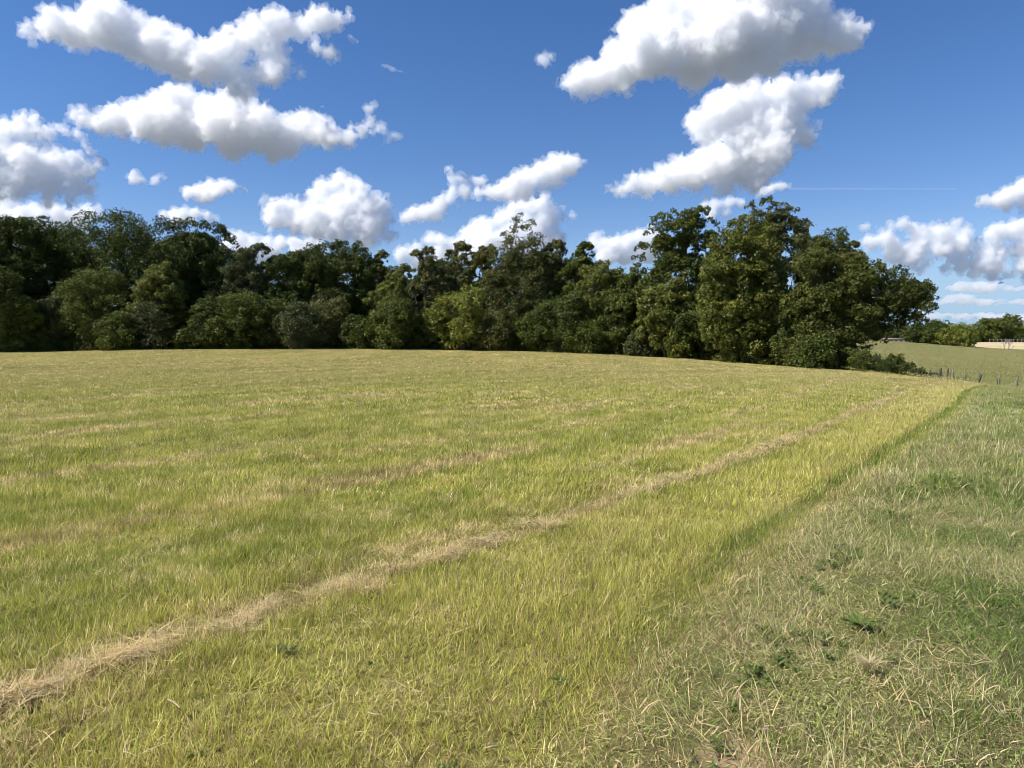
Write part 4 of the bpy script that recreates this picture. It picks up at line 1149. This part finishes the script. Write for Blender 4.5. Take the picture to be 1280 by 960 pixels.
rf = link('roof', mesh_from('roof', V, [np.array([[0, 1, 5, 4], [2, 3, 4, 5], [0, 3, 2, 1]]), np.array([[0, 4, 3], [1, 2, 5]])]), M_ROOF, farm)
for wx in (-2.2, .6, 3.4):
    V, Q = boxes([(wx, wx + .9, -.03, .05, .9, 1.8)]); link('window', mesh_from('window', V, Q), M_GLASS, farm)
V, Q = boxes([(-5.6, -4.2, .04, .2, 0.02, 2.0)]); link('door', mesh_from('door', V, Q), M_ROOF, farm)

# pale rail fence beside it
rx = at(1134, 427, 300); rz_ = h1(rx.x, 300)
rail = bpy.data.objects.new('rail_fence', None); rail.location = (rx.x, 300, rz_); COL.objects.link(rail)
tag(rail, 'distant pale rail fence running right from the low farm building', 'fence')
pr = None
for i in range(-3, 6):
    xw_ = i * 2.6; zz = h1(rx.x + xw_, 300) - rz_
    V, Q = boxes([(-.07, .07, -.07, .07, -.3, 1.35)])
    if pr is None: pr = mesh_from('post', V, Q)
    o = link('post', pr, W_PALE, rail); o.location = (xw_, 0, zz)
for zz in (.55, 1.1):
    V, Q = tube([[i * 2.6, -.10, zz + h1(rx.x + i * 2.6, 300) - rz_] for i in range(-3, 6)], [.06] * 9, 4); link('rail', mesh_from('rail', V, Q), W_PALE, rail)

# dark far fence under the big distant tree
dx = at(1272, 428, 334); dz = h1(dx.x, 334)
dfe = bpy.data.objects.new('post_fence', None); dfe.location = (dx.x, 334, dz); COL.objects.link(dfe)
tag(dfe, 'distant grey post fence along the back edge of the stubble field', 'fence')
pr = mesh_from('post', *tube([[0, 0, -.2], [0, 0, .7], [0, 0, 1.5]], [.16, .15, .13], 6))
for i in range(-7, 6):
    o = link('post', pr, W_GREY, dfe); o.location = (i * 1.9, 0, h1(dx.x + i * 1.9, 334) - dz)
V, Q = tube([[i * 1.9, -.17, 1.2 + h1(dx.x + i * 1.9, 334) - dz] for i in range(-7, 6)], [.05] * 13, 4); link('rail', mesh_from('rail', V, Q), W_GREY, dfe)

# power pole
px_ = at(1218.5, 425, 330); pz = h1(px_.x, 330); ptop = at(1218.5, 404.5, 330).z - pz
pole = bpy.data.objects.new('power_pole', None); pole.location = (px_.x, 330, pz); COL.objects.link(pole)
tag(pole, 'distant wooden power pole with crossarms left of the broad far tree', 'power pole')
V, Q = tube([[0, 0, -.5], [0, 0, ptop * .5], [0, 0, ptop]], [.28, .24, .18], 8); link('post', mesh_from('post', V, Q), W_DARK, pole)
for zz, w_ in ((ptop - 1.0, 1.5), (ptop - 2.3, 1.1)):
    V, Q = boxes([(-w_, w_, -.32, -.2, zz, zz + .2)]); arm = link('crossarm', mesh_from('crossarm', V, Q), W_DARK, pole)
    for sx in (-w_ + .2, 0.5, w_ - .2):
        V, Q = tube([[sx, -.26, zz + .2], [sx, -.26, zz + .38], [sx, -.26, zz + .5]], [.06, .10, .04], 6); link('insulator', mesh_from('insulator', V, Q), W_GREY, arm)
V, Q = tube([[-.55, -.2, ptop - 3.6], [-.55, -.2, ptop - 2.6]], [.33, .33], 10); link('transformer', mesh_from('transformer', V, Q), M_ROOF, pole)
for sx, dz_ in ((-1.3, -.55), (1.3, -.55)):
    P = [[sx - t * 62, t * 22, ptop + dz_ + .05 - 2.6 * math.sin(math.pi * t) * .5] for t in np.linspace(0, 1, 14)]
    V, Q = tube(P, [.03] * 14, 4); link('wire', mesh_from('wire', V, Q), WIRE, pole)

# dead twiggy shrub on the brow of the meadow
sx_ = at(1258, 438, 196); sz_ = h1(sx_.x, 196)
dead = bpy.data.objects.new('dead_shrub', None); dead.location = (sx_.x, 196, sz_); COL.objects.link(dead)
tag(dead, 'bare grey forked dead shrub on the brow of the far meadow', 'shrub')
parts = []; rr = np.random.default_rng(4)
def branch(p, d, L, rad, lev):
    q = p + d * L; parts.append(tube(limb_path(p, q, rr, 4, .02), np.linspace(rad, rad * .55, 4), 5))
    if lev < 4:
        for _ in range(3):
            nd = d + rr.normal(size=3) * .42 + np.array([0, 0, .12]); nd /= np.linalg.norm(nd)
            branch(q, nd, L * rr.uniform(.55, .8), rad * .55, lev + 1)
for a in (-.55, .5):
    branch(np.array([a, 0, -.1]), np.array([a * .25, 0, 1.0]), 1.15, .17, 0)
for a in (-1, 1):
    branch(np.array([a * .7, 0, -.1]), np.array([a * .8, 0.1, .6]) / 1.0, .9, .05, 2)
V, Q = join(parts); link('branches', mesh_from('branches', V, Q), W_GREY, dead)

# ------------------------------------------------------------------ single things in the near grass
M_DOCK = leafy_material('weed_leaf', lambda T: T.mix(T.attr('tone'), (.085, .130, .028), (.17, .225, .05)), .35)
M_BLADE = leafy_material('bleached_blade', lambda T: T.mix(T.noise(None, 14, 3), (.40, .31, .16), (.64, .53, .31)), .25)
M_PINK = leafy_material('clover_blossom', lambda T: T.mix(T.attr('tone'), (.50, .24, .42), (.75, .45, .62)), .3)


def ribbon(pts, widths, side, curl=.25):
    """a leaf or blade with a raised midrib fold: verts, quads"""
    V = []; pts = [Vector(p) for p in pts]
    for p, w in zip(pts, widths):
        s = Vector(side).normalized() * w * .5
        V += [p - s + Vector((0, 0, w * curl)), p, p + s + Vector((0, 0, w * curl))]
    Q = []
    for i in range(len(pts) - 1):
        b = i * 3; Q += [[b, b + 1, b + 4, b + 3], [b + 1, b + 2, b + 5, b + 4]]
    return np.array([v[:] for v in V]), np.array(Q)


def rosette(name, label, cat, px, py, n, L, W, mat, rise, part='leaf', seed=1):
    x, y = hit(px, py); z = h1(x, y); r = np.random.default_rng(seed)
    root = bpy.data.objects.new(name, None); root.location = (x, y, z); COL.objects.link(root); tag(root, label, cat)
    for i in range(n):
        a = 6.283 * i / n * 1.618 + r.uniform(-.2, .2); l = L * r.uniform(.45, 1.15); e = rise * r.uniform(.3, 1.6)
        d = Vector((math.cos(a), math.sin(a), 0)); s = Vector((-math.sin(a), math.cos(a), 0)); m = 7
        pts = [d * (l * t * math.cos(e * (1 - t * .6))) + Vector((0, 0, l * math.sin(e) * (t - .45 * t * t) + .03)) for t in np.linspace(0, 1, m)]
        ws = [W * v for v in (.25, .65, .95, 1.0, .8, .5, .05)]
        V, Q = ribbon(pts, ws, s)
        me = mesh_from(part, V, Q, attrs={'tone': np.full(len(V), r.random())}); link(part, me, mat, root)
    return root


rosette('leafy_weed', 'fresh green weed with spreading pointed leaves in the dull verge grass', 'weed', 1076, 790, 24, .13, .020, M_DOCK, .6, seed=3)
rosette('grass_tuft', 'bleached upright tuft of grass right below the green weed', 'grass tuft', 1086, 845, 60, .12, .0045, M_BLADE, 1.42, part='blade', seed=5)
rosette('leafy_weed', 'small dark green leafy weed at the start of the verge', 'weed', 1020, 745, 14, .08, .018, M_DOCK, .7, seed=8)
rosette('leafy_weed', 'small weed with short leaves beside the long straw stalk', 'weed', 700, 860, 12, .07, .015, M_DOCK, .6, seed=11)

# clover blossom by the bare earth
x, y = hit(957, 942); z = h1(x, y)
clo = bpy.data.objects.new('clover_flower', None); clo.location = (x, y, z); COL.objects.link(clo); tag(clo, 'single small pink clover blossom beside the bare patch of earth', 'flower')
V, Q = tube([[0, 0, 0], [.004, 0, .04], [.002, .0, .085]], [.0015, .0013, .0012], 6); link('stem', mesh_from('stem', V, Q, attrs={'tone': np.full(len(V), .3)}), M_DOCK, clo)
Vs, Qs, o_ = [], [], 0; r = np.random.default_rng(9)
for i in range(110):
    d = r.normal(size=3); d /= np.linalg.norm(d); d[2] = abs(d[2]) if r.random() < .7 else d[2]
    a = np.cross(d, r.normal(size=3)); a /= np.linalg.norm(a); c = np.array([.002, 0, .092]) + d * .006
    Vs.append(np.array([c - a * .0012, c + d * .005, c + a * .0012, c + d * .002])); Qs.append(np.array([[0, 3, 2, 1]]) + o_); o_ += 4
V = np.concatenate(Vs); link('blossom', mesh_from('blossom', V, np.concatenate(Qs), attrs={'tone': np.repeat(r.random(110), 4)}), M_PINK, clo)
for i in range(3):
    V, Q = ribbon([Vector((math.cos(i * 2.1), math.sin(i * 2.1), 0)) * t * .018 + Vector((0, 0, .03 + t * .004)) for t in (0, .4, .8, 1)], [.003, .012, .012, .002], (-math.sin(i * 2.1), math.cos(i * 2.1), 0))
    link('leaf', mesh_from('leaf', V, Q, attrs={'tone': np.full(len(V), .6)}), M_DOCK, clo)


def loose_blade(label, pts_px, w, h_=(.06, .07, .07), name='dry_blade', cat='grass blade', mat=None):
    """a bleached blade or stalk lying on the grass through photo pixels"""
    P = []
    for i, (a, b) in enumerate(pts_px):
        hx, hy = hit(a, b); f = 1 - (.07) / CAM.z
        P.append(Vector((hx * f, hy * f, h1(hx * f, hy * f) + .055 + .014 * math.sin(i * 1.3))))
    R_ = []
    for i in range(len(P) - 1):
        for t in (0, .25, .5, .75):
            a_, b_, c_, d_ = P[max(i - 1, 0)], P[i], P[i + 1], P[min(i + 2, len(P) - 1)]
            R_.append(.5 * ((2 * b_) + (c_ - a_) * t + (2 * a_ - 5 * b_ + 4 * c_ - d_) * t * t + (3 * b_ - a_ - 3 * c_ + d_) * t ** 3))
    R_.append(P[-1]); c = sum(R_, Vector()) / len(R_)
    n = len(R_); V, Q = tube([p - c for p in R_], [w * .27 * (.55 + .6 * math.sin(math.pi * (i + .6) / (n + .6))) for i in range(n)], 6)
    V[:, 2] *= 1.0
    o = link(name, mesh_from(name, V, Q, smooth=True), mat or M_BLADE); o.location = c
    tag(o, label, cat, 'bleached blades lying on the grass')


for lab, pts, w in [('long straight straw stalk lying aslant on the lower middle grass', [(722, 876), (760, 858), (797, 840)], .006),
                    ('short crinkled pale leaf on the grass at the lower left of the middle', [(459, 886), (468, 892), (484, 893)], .011),
                    ('flat pale oval leaf near the bottom centre of the photograph', [(606, 932), (614, 934), (623, 932)], .014),
                    ('folded bleached leaf on the grass below the pale hay at the lower left', [(209, 869), (217, 876), (225, 881)], .014),
                    ('pale stick leaning on the hay at the far lower left', [(16, 850), (24, 860), (32, 874)], .010),
                    ('thin green-brown stem lying steeply, lower left of the bottom centre', [(487, 910), (499, 930), (510, 950)], .005),
                    ('bright curved bleached blade on the dark clover', [(1135, 871), (1148, 879), (1157, 894)], .010),
                    ('arched bleached blade, highest of those on the right verge', [(1226, 759), (1240, 745), (1256, 741)], .008),
                    ('hooked bleached blade on the dark clover near the right edge', [(1228, 888), (1233, 884), (1240, 876)], .010),
                    ('straight bleached blade left of the arched one', [(1129, 810), (1142, 801), (1159, 799)], .009),
                    ('level bleached blade near the right edge, under the arched one', [(1214, 828), (1230, 828), (1246, 826)], .009),
                    ('bleached blade lying flat at the bottom edge of the right verge', [(1181, 947), (1190, 950), (1200, 949)], .011),
                    ('steep bleached blade close to the right edge', [(1249, 872), (1254, 878), (1257, 888)], .008),
                    ('bleached blade standing aslant above the green weed', [(1122, 765), (1130, 755), (1138, 757)], .007),
                    ('curved bleached blade on the clover left of the bright curved one', [(1066, 870), (1073, 878), (1078, 890)], .006),
                    ('bleached stem lying across the clover at the lower right', [(1160, 935), (1190, 925), (1222, 905)], .006)]:
    loose_blade(lab, pts, w)
